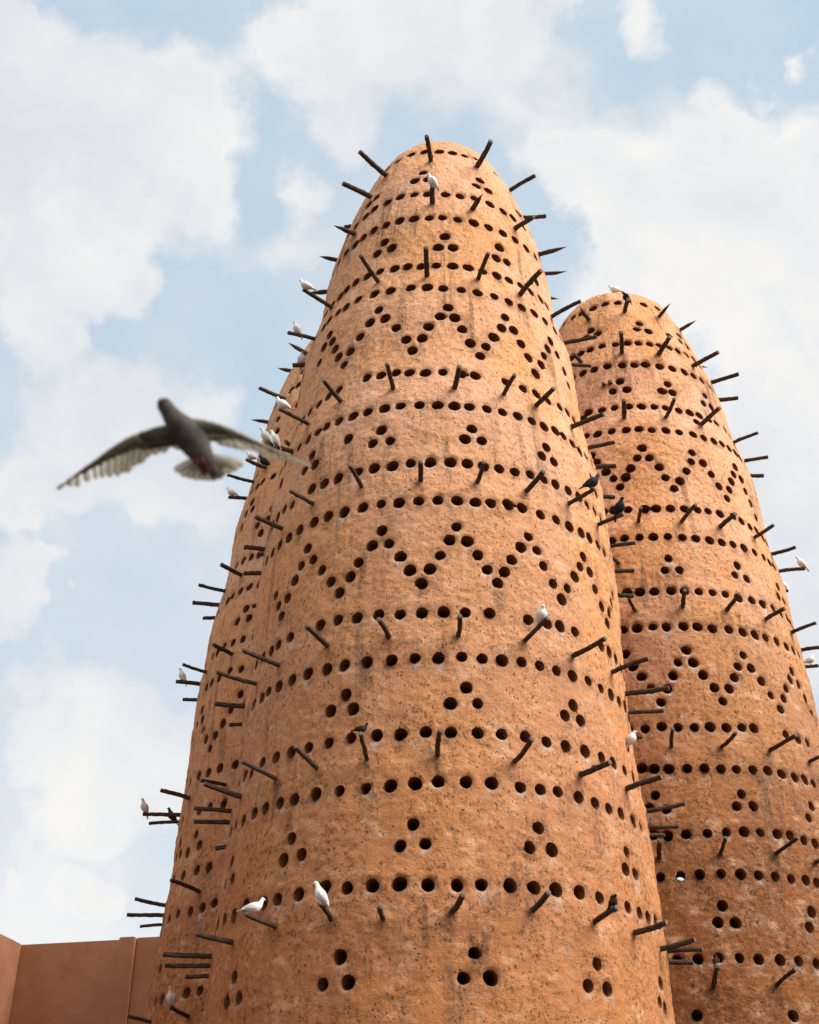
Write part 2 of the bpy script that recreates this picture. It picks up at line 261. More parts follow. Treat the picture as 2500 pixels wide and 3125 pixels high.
# tower tables in metres and degrees (angle 0 faces the courtyard)
TOWERS = {'M': {'ax': [0.299,13.0,-0.00012576926664143698,0.0006682468606628866],
'hs': [4.3069,5.227,5.7289,6.5115,7.0187,8.3238,8.8127,9.6345,10.1678,11.5658,12.0406,12.9549,13.495,14.7238,15.0458,15.239,15.3093],
'rs': [2.2649,2.2269,2.1534,2.1556,2.1404,2.0971,2.0871,2.0312,1.9137,1.6942,1.6523,1.494,1.3962,0.997,0.7973,0.5604,0.0],
'holes': {'r1': [(-37.2,14.737),(-24.8,14.775),(-13.1,14.76),(-0.5,14.721),(10.2,14.706),(20.1,14.679),(30.8,14.721),(63.3,15.133),(52.4,14.652)],
'cA': [(-10.9,14.068),(-15.5,13.883),(-7.6,13.871),(26.0,14.024),(22.0,13.829),(30.2,13.824),(-41.9,13.852),(-47.7,13.803),(-39.8,13.551)],
'r2': [(-46.0,13.504),(-30.7,13.537),(-22.8,13.557),(-14.4,13.529),(-6.7,13.498),(2.8,13.472),(10.7,13.463),(19.2,13.486),(28.5,13.472),(37.5,13.458),(45.3,13.467),(55.4,13.486),(67.8,13.628)],
'r3': [(-47.9,12.945),(-42.2,12.983),(-35.5,13.016),(-28.1,13.004),(-20.6,13.0),(-13.1,12.971),(-5.4,12.953),(1.0,12.952),(8.6,12.931),(16.8,12.924),(24.8,12.916),(33.2,12.919),(41.4,12.93),(50.2,12.934),(60.1,12.978),(74.0,13.123)],
'cB': [(-27.6,12.656),(-31.0,12.489),(-23.4,12.5),(2.2,12.58),(-0.8,12.378),(5.9,12.38),(29.7,12.585),(27.2,12.36),(33.2,12.369),(54.3,12.407)],
'r4': [(-52.0,12.07),(-47.8,12.104),(-41.8,12.129),(-34.8,12.115),(-28.0,12.108),(-20.6,12.076),(-14.5,12.064),(-8.3,12.031),(-1.6,12.031),(5.6,12.028),(12.5,12.026),(19.2,12.007),(26.1,12.013),(32.5,12.013),(39.4,12.032),(46.3,12.042),(54.7,12.083),(60.9,12.081)],
'r5': [(-58.8,11.636),(-54.4,11.67),(-48.1,11.673),(-43.1,11.671),(-36.4,11.685),(-28.1,11.653),(-20.6,11.623),(-12.0,11.601),(-5.2,11.58),(1.2,11.553),(8.5,11.542),(15.1,11.531),(22.4,11.54),(29.1,11.532),(35.7,11.533),(43.0,11.564),(50.4,11.576),(59.3,11.607),(67.7,11.656)],
'zC': [(-24.6,11.31),(-28.0,11.134),(-21.5,11.135),(-16.8,10.937),(-31.9,10.957),(-12.7,10.726),(-6.7,10.72),(-10.2,10.544),(-4.4,10.893),(-0.0,11.057),(5.5,11.042),(3.0,11.207),(8.2,10.867),(11.2,10.668),(17.2,10.653),(14.8,10.489),(20.6,10.829),(24.2,11.017),(29.6,11.047),(26.2,11.216),(32.6,10.87),(35.6,10.694),(44.6,10.875),(47.6,11.041),(50.7,11.23),(54.9,11.091),(-36.0,10.785),(-44.6,10.971),(-47.1,11.143),(-49.9,11.313),(-42.1,10.801),(-52.7,11.162),(-38.5,10.617),(-54.6,10.944),(42.3,10.694),(38.5,10.491),(59.9,10.934),(62.5,10.76)],
'r6': [(-55.1,10.18),(-49.7,10.194),(-44.6,10.224),(-39.1,10.232),(-27.0,10.245),(-21.4,10.222),(-15.8,10.22),(-10.9,10.187),(-5.2,10.165),(0.9,10.169),(7.4,10.152),(12.3,10.151),(23.9,10.153),(30.8,10.13),(36.9,10.14),(42.6,10.133),(50.1,10.173),(55.8,10.203)],
'r7': [(-49.5,9.627),(-44.8,9.654),(-40.9,9.674),(-35.4,9.663),(-29.7,9.658),(-24.3,9.656),(-18.4,9.651),(-13.0,9.651),(-6.8,9.637),(-0.9,9.625),(4.5,9.62),(9.3,9.62),(15.1,9.621),(20.5,9.621),(26.2,9.628),(31.6,9.621),(36.7,9.615),(42.1,9.643),(46.3,9.638),(51.3,9.62),(56.0,9.595)],
'cD': [(-30.4,9.333),(-18.8,9.333),(-21.4,9.167),(-15.7,9.161),(9.8,9.299),(7.5,9.146),(12.8,9.149),(36.3,9.305),(33.9,9.149),(38.9,9.14),(-45.6,9.326),(-43.5,9.159),(-48.6,9.162)],
'r8': [(-53.2,8.773),(-43.7,8.833),(-38.2,8.82),(-32.8,8.817),(-25.8,8.821),(-20.4,8.819),(-14.6,8.81),(-9.0,8.82),(-3.1,8.812),(2.9,8.814),(8.0,8.813),(13.0,8.804),(17.9,8.802),(23.1,8.804),(28.5,8.823),(33.6,8.819),(38.4,8.825),(44.3,8.833),(49.8,8.838),(54.4,8.806)],
'r9': [(-52.5,8.326),(-47.0,8.342),(-40.7,8.345),(-35.2,8.347),(-29.3,8.329),(-23.2,8.328),(-17.5,8.329),(-12.1,8.311),(-6.4,8.312),(-0.9,8.314),(4.7,8.315),(10.0,8.311),(14.6,8.322),(20.0,8.344),(24.5,8.34),(30.8,8.321),(36.8,8.332),(42.4,8.325),(48.3,8.337),(52.7,8.341),(58.2,8.338),(63.1,8.328)],
'zE': [(-16.9,7.992),(-19.7,7.827),(-14.7,7.82),(-11.3,7.651),(-8.6,7.482),(-5.4,7.325),(-3.1,7.488),(-0.2,7.645),(2.4,7.828),(7.4,7.822),(4.4,7.989),(10.3,7.668),(12.9,7.511),(18.0,7.512),(15.8,7.372),(20.2,7.666),(23.3,7.84),(28.5,7.847),(25.9,7.991),(30.5,7.684),(33.7,7.511),(39.1,7.518),(36.6,7.358),(42.7,7.701),(45.6,7.866),(50.7,7.876),(47.8,8.021),(52.9,7.699),(-23.7,7.656),(-26.1,7.51),(-29.4,7.354),(-32.5,7.514),(-36.0,7.688),(-39.6,7.858),(-44.6,7.852),(-42.3,8.031),(-47.1,7.706),(-50.1,7.537),(-57.1,7.672),(-54.8,7.51),(-52.7,7.361),(56.2,7.534),(64.4,7.706),(61.4,7.542),(59.5,7.386),(67.2,7.856)],
'r10': [(-56.8,7.008),(-52.9,7.025),(-47.2,7.038),(-35.3,7.042),(-29.3,7.041),(-23.4,7.017),(-17.1,7.012),(-11.1,6.988),(-5.2,6.992),(0.7,7.0),(6.5,7.004),(13.2,7.018),(24.5,7.011),(30.4,7.021),(35.1,7.032),(40.9,7.035),(53.4,7.034),(58.8,7.042),(64.3,7.041)],
'r11': [(-59.6,6.509),(-55.7,6.528),(-50.3,6.521),(-44.4,6.522),(-38.3,6.526),(-31.8,6.513),(-26.4,6.511),(-19.9,6.505),(-13.1,6.494),(-6.9,6.498),(-0.8,6.494),(5.3,6.513),(10.7,6.506),(16.1,6.51),(21.7,6.524),(27.1,6.52),(32.5,6.511),(38.2,6.509),(44.5,6.521),(50.4,6.509),(56.3,6.518),(62.2,6.519),(68.4,6.548)],
'cF': [(-25.5,6.193),(-29.8,6.054),(-23.2,6.03),(6.3,6.188),(2.2,6.019),(9.1,6.031),(37.4,6.185),(34.2,6.05),(39.8,6.047),(65.5,6.057),(79.9,6.177)],
'r12': [(-66.0,5.733),(-61.2,5.705),(-54.9,5.754),(-48.2,5.736),(-42.1,5.729),(-36.0,5.724),(-29.7,5.724),(-23.3,5.734),(-16.4,5.728),(-10.3,5.716),(-4.0,5.73),(2.2,5.725),(8.9,5.728),(15.0,5.735),(21.4,5.741),(27.5,5.727),(33.5,5.728),(40.3,5.734),(47.0,5.733),(52.6,5.733),(59.5,5.73),(67.2,5.755)],
'r13': [(-61.4,5.219),(-55.2,5.23),(-50.0,5.234),(-44.1,5.232),(-38.9,5.225),(-32.2,5.229),(-25.4,5.218),(-18.5,5.208),(-12.4,5.213),(-6.5,5.222),(-1.0,5.238),(5.6,5.236),(11.8,5.24),(19.0,5.227),(24.3,5.231),(29.3,5.24),(35.8,5.233),(41.5,5.219),(46.9,5.211),(52.5,5.211),(59.3,5.2),(64.9,5.201),(75.1,5.262)],
'cG': [(-38.5,4.846),(-40.5,4.658),(-34.9,4.67),(-6.8,4.84),(-9.7,4.648),(-4.0,4.659),(-66.4,4.855),(-63.8,4.664),(-70.0,4.666),(22.9,4.859),(20.3,4.668),(26.1,4.673),(52.5,4.836),(50.9,4.658),(55.8,4.655)],
'r14': [(-75.4,4.335),(-66.5,4.308),(-59.8,4.288),(-53.7,4.334),(-46.1,4.3),(-41.3,4.303),(-34.7,4.309),(-27.6,4.335),(-21.9,4.307),(-15.9,4.309),(-9.7,4.309),(-3.4,4.295),(3.0,4.291),(8.4,4.303),(15.0,4.312),(20.7,4.31),(26.3,4.316),(32.8,4.324),(39.0,4.312),(44.1,4.314),(49.6,4.297),(55.3,4.29),(60.5,4.286),(66.4,4.3)],
'cH': [(-22.8,3.726),(-26.7,3.513),(-20.7,3.513),(-55.5,3.703),(-52.4,3.507),(-58.3,3.502),(6.5,3.727),(4.0,3.524),(9.7,3.53),(36.1,3.722),(33.0,3.531),(38.6,3.527),(63.8,3.714),(61.3,3.533),(65.0,3.502)]},'perch': [(-6.4,14.357,-0.067,-0.46,-0.001),(26.9,14.406,0.173,-0.44,0.022),(-40.4,14.379,-0.366,-0.43,0.001),(60.5,14.401,0.358,-0.257,0.042),(-47.6,13.971,-0.378,-0.284,-0.035),(-3.7,13.249,-0.013,-0.354,-0.044),(17.0,13.21,0.111,-0.326,-0.055),(43.8,13.219,0.22,-0.239,-0.042),(-50.7,13.209,-0.278,-0.212,-0.04),(-5.4,11.799,-0.021,-0.497,0.002),(15.9,11.789,0.105,-0.458,0.01),(-27.1,11.869,-0.208,-0.458,0.013),(36.8,11.794,0.224,-0.39,0.043),(60.4,11.873,0.352,-0.255,0.053),(-56.0,11.942,-0.354,-0.291,0.044),(-65.2,11.574,-0.335,-0.15,-0.018),(-51.5,9.903,-0.339,-0.289,0.018),(77.8,11.825,0.44,-0.111,0.02),(54.1,9.93,0.352,-0.258,0.004),(43.1,8.636,0.25,-0.292,0.007),(58.5,8.603,0.281,-0.211,0.024),(-15.9,9.935,-0.067,-0.44,0.021),(4.7,9.893,0.037,-0.398,-0.001),(21.8,9.897,0.101,-0.374,0.01),(34.5,9.899,0.18,-0.328,0.007),(-36.0,9.973,-0.193,-0.354,0.045),(-6.1,8.566,0.002,-0.39,-0.012),(10.6,8.571,0.05,-0.389,-0.003),(26.4,8.581,0.15,-0.363,0.013),(-24.0,8.596,-0.112,-0.379,0.024),(-41.8,8.597,-0.23,-0.286,-0.013),(-57.0,8.519,-0.288,-0.226,0.025),(-58.5,9.63,-0.321,-0.2,-0.009),(4.3,6.735,0.003,-0.422,0.007),(22.7,6.749,0.182,-0.484,0.019),(38.3,6.726,0.29,-0.385,0.017),(58.3,6.788,0.348,-0.244,0.053),(-1.0,5.486,-0.0,-0.639,-0.0),(17.6,5.466,0.127,-0.504,0.034),(37.3,5.468,0.231,-0.318,0.004),(57.0,5.504,0.326,-0.232,0.047),(-32.0,6.771,-0.187,-0.365,0.044),(-14.0,6.735,-0.09,-0.398,0.005),(-50.5,6.752,-0.351,-0.31,0.03),(-63.6,6.726,-0.411,-0.22,0.032),(-18.5,5.481,-0.049,-0.448,0.09),(-32.3,5.48,-0.182,-0.371,0.074),(-46.1,5.482,-0.308,-0.333,0.062),(-65.4,5.509,-0.361,-0.192,0.069),(-40.5,4.056,-0.248,-0.311,0.038),(-25.4,4.047,-0.079,-0.367,0.053),(-12.9,4.006,-0.03,-0.394,0.021),(-57.4,4.024,-0.321,-0.219,0.029),(1.8,4.061,0.065,-0.662,-0.014),(19.9,4.114,0.104,-0.386,0.055),(36.3,4.073,0.153,-0.322,0.057),(50.7,4.077,0.254,-0.249,0.03),(65.6,4.034,0.309,-0.164,0.052),(75.9,5.486,0.412,-0.119,0.048)],
'back': [(87.0,14.39,0.43),(-96.4,14.39,0.25),(-73.4,13.22,0.25),(68.3,13.22,0.41),(83.4,13.22,0.35),(-98.0,13.22,0.42),(102.1,13.22,0.32),(-93.2,11.81,0.27),(93.1,11.81,0.4),(68.2,9.91,0.35),(81.6,9.91,0.3),(100.1,9.91,0.4),(72.5,8.59,0.31),(88.8,8.59,0.29),(104.2,8.59,0.46),(71.4,6.74,0.46),(85.7,6.74,0.39),(104.7,6.74,0.36),(-75.3,8.59,0.25),(-91.3,8.59,0.25),(-81.9,6.74,0.34),(-96.7,6.74,0.25),(-76.1,5.48,0.4),(-86.4,5.48,0.4),(-79.8,4.06,0.47),(-91.4,4.06,0.5),(-104.0,4.06,0.46),(-109.0,5.48,0.44),(89.2,5.48,0.39),(96.8,5.48,0.32),(72.7,4.06,0.36),(86.3,4.06,0.28),(-112.0,8.59,0.42)]},'R': {'ax': [3.4831,16.25,0,0.0],
'hs': [4.3096,5.2285,5.7081,6.4997,7.0473,8.4204,8.9614,9.8179,10.3304,11.7268,12.2205,13.103,13.6097,14.7299,14.9856,15.139,15.1948],
'rs': [2.3339,2.3297,2.3072,2.3023,2.1692,2.1126,2.0818,2.0208,1.9728,1.7623,1.6877,1.5191,1.4083,1.0571,0.8912,0.6515,0.0],
'holes': {'r1': [(-49.0,14.708),(-39.9,14.702),(-28.5,14.71),(-17.5,14.747),(-6.3,14.739),(17.5,14.74),(33.3,14.78),(51.0,14.841)],
'cA': [(-28.7,14.107),(-23.5,13.966),(-32.5,13.97),(6.4,14.119),(3.3,13.961),(11.6,13.949),(41.8,14.132),(38.4,13.953),(46.3,13.941)],
'r2': [(-42.5,13.608),(-35.3,13.605),(-28.7,13.617),(-20.8,13.626),(-12.2,13.611),(-4.7,13.614),(2.1,13.608),(9.4,13.605),(15.9,13.603),(23.3,13.609),(30.0,13.61),(37.9,13.623),(46.5,13.647)],
'r3': [(-39.8,13.108),(-32.9,13.126),(-25.9,13.127),(-18.1,13.128),(-9.8,13.099),(-3.0,13.08),(3.4,13.093),(11.7,13.084),(19.8,13.091),(28.2,13.102),(35.2,13.1),(42.4,13.103),(50.2,13.136),(55.1,13.117)],
'cB': [(-11.9,12.764),(-16.2,12.584),(-8.7,12.586),(14.2,12.722),(10.0,12.562),(16.1,12.56),(40.4,12.753),(36.8,12.554),(44.0,12.57)],
'r4': [(-32.9,12.188),(-30.0,12.275),(-22.6,12.245),(-16.1,12.243),(-8.9,12.235),(-2.5,12.218),(4.0,12.214),(9.9,12.211),(17.1,12.199),(23.7,12.209),(29.9,12.217),(36.9,12.223),(43.1,12.238),(52.2,12.252)],
'r5': [(-30.7,11.779),(-24.9,11.756),(-18.1,11.753),(-11.4,11.737),(-5.6,11.737),(0.1,11.703),(6.8,11.709),(13.3,11.702),(20.5,11.709),(26.4,11.705),(32.8,11.72),(38.7,11.744),(44.1,11.737),(50.8,11.761),(56.2,11.756)],
'zC': [(26.0,12.034),(-5.4,11.364),(-7.9,11.195),(-2.8,11.182),(-11.3,11.028),(0.9,11.019),(-19.1,10.889),(-13.8,10.882),(-16.6,10.733),(3.0,10.843),(9.3,10.803),(6.2,10.664),(13.1,10.989),(17.4,11.34),(16.2,11.173),(22.3,11.191),(25.6,11.022),(28.7,10.844),(32.2,10.672),(35.0,10.858),(37.7,11.031),(40.6,11.195),(43.8,11.378),(46.7,11.198),(48.4,11.011),(-25.8,11.227),(-22.1,11.026),(-28.3,11.368),(51.3,10.85),(54.5,10.66)],
'r6': [(-24.6,10.359),(-20.1,10.353),(-14.2,10.327),(-7.4,10.311),(-2.8,10.309),(3.1,10.312),(9.0,10.318),(14.9,10.327),(19.8,10.336),(25.6,10.337),(33.2,10.373),(38.2,10.353),(44.1,10.337),(50.0,10.359)],
'r7': [(-21.7,9.824),(-16.6,9.836),(-10.9,9.824),(-5.6,9.813),(0.0,9.816),(5.6,9.809),(11.0,9.806),(16.8,9.805),(22.2,9.809),(27.7,9.826),(33.5,9.828),(39.9,9.835),(46.5,9.845),(51.2,9.83),(55.7,9.824)],
'cD': [(-1.1,9.459),(-3.0,9.273),(2.4,9.278),(27.2,9.473),(25.1,9.307),(30.7,9.298)],
'r8': [(-17.6,8.984),(-12.9,8.969),(-7.8,8.956),(-1.8,8.953),(3.0,8.95),(8.4,8.956),(13.7,8.96),(18.9,8.963),(24.6,8.953),(31.0,8.972),(36.8,8.975),(43.1,8.985),(48.7,8.967),(55.4,8.998),(59.2,8.967)],
'r9': [(-20.0,8.43),(-15.2,8.424),(-9.8,8.422),(-5.2,8.412),(0.7,8.418),(5.7,8.419),(11.0,8.408),(17.3,8.425),(22.9,8.418),(28.2,8.419),(33.3,8.422),(39.4,8.432),(45.9,8.437),(51.3,8.448),(57.1,8.461)],
'zE': [(-20.1,8.081),(-17.8,7.896),(-15.3,7.741),(-12.6,7.561),(-9.9,7.376),(-7.3,7.551),(-5.0,7.726),(-2.8,7.904),(0.5,8.074),(2.3,7.904),(5.1,7.738),(8.4,7.573),(10.6,7.395),(13.6,7.575),(16.2,7.737),(18.3,7.899),(23.6,7.909),(21.2,8.075),(27.1,7.754),(30.3,7.584),(33.8,7.423),(36.6,7.594),(39.0,7.754),(42.9,7.922),(48.6,7.917),(45.4,8.067),(52.5,7.765),(56.0,7.608),(59.7,7.495)],
'r10': [(-15.8,7.04),(-10.5,7.055),(-5.4,7.036),(-0.2,7.03),(4.9,7.041),(10.3,7.043),(15.8,7.062),(20.2,7.075),(33.7,7.08),(39.6,7.064),(45.0,7.069),(55.8,7.09)],
'r11': [(-17.9,6.534),(-14.2,6.51),(-9.8,6.499),(-4.3,6.494),(0.9,6.496),(6.0,6.49),(10.9,6.495),(16.4,6.508),(21.7,6.52),(26.8,6.507),(32.2,6.496),(36.8,6.504),(41.3,6.493)],
'cF': [(-14.6,6.18),(-16.7,6.032),(-11.8,5.998),(11.1,6.188),(9.0,6.033),(14.2,6.046),(37.1,6.17),(34.5,6.008)],
'r12': [(-16.4,5.71),(-12.4,5.687),(-7.0,5.693),(-0.9,5.7),(4.6,5.715),(10.0,5.729),(15.0,5.731),(20.7,5.736),(25.2,5.738),(30.3,5.707),(35.1,5.698)],
'r13': [(-15.5,5.215),(-9.9,5.217),(-4.6,5.227),(1.4,5.236),(7.0,5.232),(12.3,5.23),(17.5,5.233),(22.7,5.225),(28.1,5.234),(32.4,5.227)],
'cG': [(0.5,4.877),(-1.3,4.694),(3.5,4.69),(27.9,4.871),(26.1,4.695)],
'r14': [(-13.3,4.305),(-7.8,4.306),(-2.4,4.317),(3.2,4.315),(8.5,4.307),(14.7,4.311),(20.4,4.314),(26.3,4.307)],
'cH': [(-9.7,3.732),(15.9,3.737)]},'perch': [(-30.4,14.398,-0.197,-0.329,-0.02),(-2.2,14.415,-0.009,-0.367,-0.04),(26.4,14.439,0.128,-0.343,-0.002),(50.2,14.41,0.235,-0.243,0.01),(-9.2,13.356,-0.088,-0.521,0.0),(12.7,13.346,0.1,-0.44,-0.001),(38.0,13.352,0.319,-0.377,-0.022),(-34.0,13.377,-0.164,-0.29,-0.065),(-11.7,11.995,-0.073,-0.436,-0.0),(8.2,11.985,0.048,-0.451,0.009),(27.6,11.979,0.19,-0.403,0.019),(57.3,12.085,0.322,-0.227,0.022),(-10.5,10.082,-0.035,-0.39,-0.019),(6.7,10.077,0.086,-0.465,-0.019),(23.3,10.084,0.127,-0.354,-0.006),(43.3,10.13,0.208,-0.289,0.035),(-19.6,9.437,-0.154,-0.327,-0.083),(-15.0,8.681,-0.151,-0.376,-0.006),(1.4,8.688,-0.054,-0.432,0.035),(17.8,8.701,0.087,-0.393,0.043),(35.7,8.716,0.177,-0.312,0.013),(53.5,8.741,0.281,-0.242,0.039),(-8.2,6.774,-0.096,-0.581,0.002),(7.1,6.771,0.067,-0.499,-0.006),(24.1,6.792,0.196,-0.467,0.021),(41.7,6.776,0.106,-0.244,0.005),(1.8,5.449,-0.038,-0.475,0.054),(18.7,5.491,0.135,-0.471,0.05),(-15.3,5.427,-0.104,-0.62,0.014),(-4.7,4.009,-0.143,-0.859,0.06),(12.4,4.038,0.08,-0.49,0.075),(33.4,5.478,-0.033,-0.237,-0.043)],
'back': [(98.0,14.41,0.42),(60.2,13.36,0.46),(79.7,13.36,0.37),(71.5,11.99,0.39),(86.2,11.99,0.35),(57.7,10.08,0.36),(75.0,10.08,0.39),(92.3,10.08,0.25),(67.8,8.7,0.26),(83.4,8.7,0.25),(-20.5,12.72,0.08),(-17.2,12.74,0.07)]},'L': {'ax': [-0.9731,16.9125,0.001551350086685162,0.0],
'hs': [4.2979,5.2149,5.7152,6.4952,7.0007,8.3015,8.7887,9.6077,10.1394,11.5326,12.0059,12.9172,13.4555,14.6801,15.0011,15.1937,15.2637],
'rs': [2.3747,2.3107,2.2242,2.2085,2.1828,2.1173,2.1006,2.0355,1.9132,1.6865,1.644,1.4867,1.3911,1.0002,0.8034,0.5681,0.0],
'holes': {'a': [(-56.0,14.818),(-33.7,14.097),(-37.7,13.866),(-31.2,13.548),(-38.6,13.537),(-45.3,13.514),(-33.2,13.022),(-50.6,12.945),(-48.2,12.662),(-34.2,11.687),(-41.1,11.645),(-49.8,11.668),(-55.1,11.657),(-62.0,11.683),(-55.1,11.35),(-52.8,11.18),(-36.1,10.959),(-59.6,11.203),(-62.5,11.005),(-45.9,10.791),(-38.4,10.798),(-42.5,10.611),(-62.5,11.006),(-33.7,10.232),(-40.7,10.21),(-46.7,10.242),(-53.1,10.267),(-59.9,10.282),(-34.9,9.61),(-41.2,9.636),(-47.0,9.643),(-52.9,9.65),(-57.3,9.63),(-40.6,9.265),(-44.8,9.111),(-38.1,9.089),(-33.2,8.758),(-39.7,8.773),(-45.5,8.785),(-51.6,8.805),(-57.1,8.786),(-61.8,8.794),(-30.5,8.25),(-37.9,8.29),(-44.3,8.339),(-51.0,8.298),(-56.9,8.31),(-61.9,8.308),(-36.8,7.912),(-33.4,7.758),(-41.0,7.734),(-30.5,7.568),(-63.3,7.987),(-61.5,7.821),(-68.2,7.832),(-58.8,7.636),(-44.9,7.574),(-49.0,7.447),(-55.5,7.462),(-51.6,7.292),(-35.9,6.926),(-43.7,6.945),(-50.6,6.95),(-58.0,6.983),(-75.0,7.058),(-38.8,6.453),(-46.1,6.447),(-52.9,6.449),(-52.7,6.135),(-49.5,5.97),(-42.2,5.64),(-48.5,5.644),(-41.9,5.13),(-36.5,5.156),(-37.9,4.155),(-57.6,5.947),(-58.0,5.653),(-68.7,5.705),(-77.4,5.718),(-47.9,5.132),(-55.7,5.153),(-62.9,5.141),(-63.1,4.542),(-37.7,4.151),(-43.4,4.151),(-56.7,4.14),(-62.4,4.149),(-68.0,4.153),(-38.9,6.424),(-32.2,7.753),(-39.0,6.417),(-42.1,5.636),(-36.7,5.16),(-41.8,5.133)]},'perch': [(-44.5,14.411,-0.289,-0.286,-0.005),(-49.5,9.956,-0.276,-0.272,0.032),(-43.8,8.576,-0.242,-0.292,0.02),(-64.3,8.579,-0.323,-0.182,0.037),(-30.1,9.89,-0.139,-0.346,0.016),(-38.8,6.667,-0.274,-0.309,-0.045),(-61.9,6.706,-0.366,-0.212,0.044),(-44.1,5.337,-0.307,-0.341,0.058),(-72.6,5.404,-0.385,-0.132,0.048),(-40.6,3.882,-0.187,-0.299,0.058),(-61.6,3.911,-0.275,-0.18,0.045),(-31.2,12.111,-0.091,-0.279,-0.072),(-50.7,11.959,-0.288,-0.245,-0.007),(-48.1,13.347,-0.389,-0.323,-0.023)],
'back': [(-73.0,14.4,0.25),(-75.5,13.3,0.3),(-63.8,11.9,0.45),(-82.4,11.9,0.32),(-63.5,9.9,0.43),(-78.2,9.9,0.41),(-91.4,9.9,0.28),(-74.9,8.55,0.36),(-90.6,8.55,0.28),(-86.2,6.76,0.55),(-95.4,6.76,0.55),(-89.0,5.42,0.53),(-102.8,5.42,0.55)]}}
def profile(hs, rs):
    """smooth wall profile from the ground to the pole, sampled by length; returns z, r, arc length, slope"""
    hs = [0.0, 2.2]+list(hs); rs = list(rs); rs = [rs[0]+.13, rs[0]+.06]+rs
    for _ in range(2): rs = rs[:1]+[.25*rs[i-1]+.5*rs[i]+.25*rs[i+1] if i < len(rs)-5 else rs[i] for i in range(1, len(rs)-1)]+rs[-1:]
    hs = np.array(hs); rs = np.array(rs); mm = np.gradient(rs[:-1], hs[:-1])
    H = []; RR = []
    for i in range(len(hs)-2):
        t = np.linspace(0, 1, 40, endpoint=False); d = hs[i+1]-hs[i]
        H.append(hs[i]+t*d); RR.append((2*t**3-3*t**2+1)*rs[i]+(t**3-2*t**2+t)*d*mm[i]+(-2*t**3+3*t**2)*rs[i+1]+(t**3-t**2)*d*mm[i+1])
    # cap: elliptical close over the last knot
    h0, r0 = hs[-2], rs[-2]; a = np.linspace(0, 1, 60); H.append(h0+(hs[-1]-h0)*np.sin(a*math.pi/2)); RR.append(r0*np.cos(a*math.pi/2))
    H = np.concatenate(H); RR = np.maximum(np.concatenate(RR), 0)
    # soften the knots
    L = np.concatenate([[0], np.cumsum(np.hypot(np.diff(H), np.diff(RR)))])
    S_ = np.linspace(0, L[-1], 1200); Z = np.interp(S_, L, H); Q = np.interp(S_, L, RR)
    k = np.ones(31)/31
    Qs = np.convolve(np.pad(Q, 15, mode='edge'), k, 'valid'); Zs = np.convolve(np.pad(Z, 15, mode='edge'), k, 'valid')
    w = np.clip((S_[-1]-S_)/.5, 0, 1)*np.clip(S_/.5, 0, 1); Q = Q*(1-w)+Qs*w; Z = Z*(1-w)+Zs*w
    return S_, Z, Q

class Tower:
    def __init__(s, key, T, seed):
        s.key = key; s.T = T; s.seed = seed; h_, r_ = T['hs'], T['rs']
        h_[-3] += .04; h_[-2] += .10; h_[-1] += .15; r_[-3] *= 1.04; r_[-2] *= 1.13       # a blunter crown
        s.S, s.Z, s.Q = profile(T['hs'], T['rs']); s.rnd = random.Random(seed)
        s.base = Vector((T['ax'][0]+T['ax'][2]*-1.6, T['ax'][1], 0))
    def axx(s, z): h = z-1.6; a = s.T['ax']; return a[0]+a[2]*h+a[3]*h*h
    def r(s, z): return np.interp(z, s.Z, s.Q)
    def arc(s, z): return float(np.interp(z, s.Z, s.S))
    def radial(s, th): return Vector((math.sin(R_(th)), -math.cos(R_(th)), 0))
    def pt(s, th, z, out=0.): return Vector((s.axx(z), s.T['ax'][1], z))+s.radial(th)*(float(s.r(z))+out)
    def normal(s, th, z):
        dz = float(np.interp(z+.03, s.Z, s.Q)-np.interp(z-.03, s.Z, s.Q))/.06
        return (s.radial(th)+Vector((0, 0, -dz))).normalized()

def fill_holes(T):
    """rows and clusters carried round the sides the photograph does not show"""
    out = []
    per = {'cA': 26, 'cB': 28, 'cD': 27, 'cF': 31, 'cG': 29.5, 'cH': 29.5, 'zC': 28.5, 'zE': 22.5}
    H = T['holes']
    for k, pts in H.items():
        if k == 'a': continue
        ths = sorted(p[0] for p in pts); z0 = float(np.median([p[1] for p in pts])); lo, hi = ths[0], ths[-1]
        if k[0] == 'r':
            d = np.diff(ths); sp = float(np.median(d)) if len(d) else 6
            n = int((360-(hi-lo))/sp); sp2 = (360-(hi-lo))/max(n, 1)
            out += [(hi+sp2*i, z0) for i in range(1, n)]
        else:
            p = per[k]; one = [q for q in pts if lo <= q[0] < lo+p-1]; i = math.ceil((hi-lo+3)/p)
            while (i+1)*p < 360-2: out += [(q[0]+i*p, q[1]) for q in one if not lo-14 < (q[0]+i*p+180) % 360-180 < hi+3]; i += 1
    return out

def holes_for(tw):
    T = tw.T; vis = [(th, z) for pts in T['holes'].values() for th, z in pts]
    if tw.key == 'L':                                     # its far and hidden sides follow the pattern of its neighbour
        dz = -.03; hid = []
        M = TOWERS['M']['holes']; allv = [(th, z) for pts in M.values() for th, z in pts]+fill_holes(TOWERS['M'])
        for th, z in allv:
            th2 = (th+8+180) % 360-180; z2 = z+dz
            if all(abs((th2-a+180) % 360-180)*R_(1)*1.9 > .19 or abs(z2-b) > .16 for a, b in vis) and not (-64 < th2 < -27): hid.append((th2, z2))
    else:
        hid = []
        for th, z in fill_holes(T):
            th2 = (th+180) % 360-180
            if all(abs((th2-a+180) % 360-180)*R_(1)*float(tw.r(b)) > .17 or abs(z-b) > .15 for a, b in vis): hid.append((th2, z))
    return vis, hid

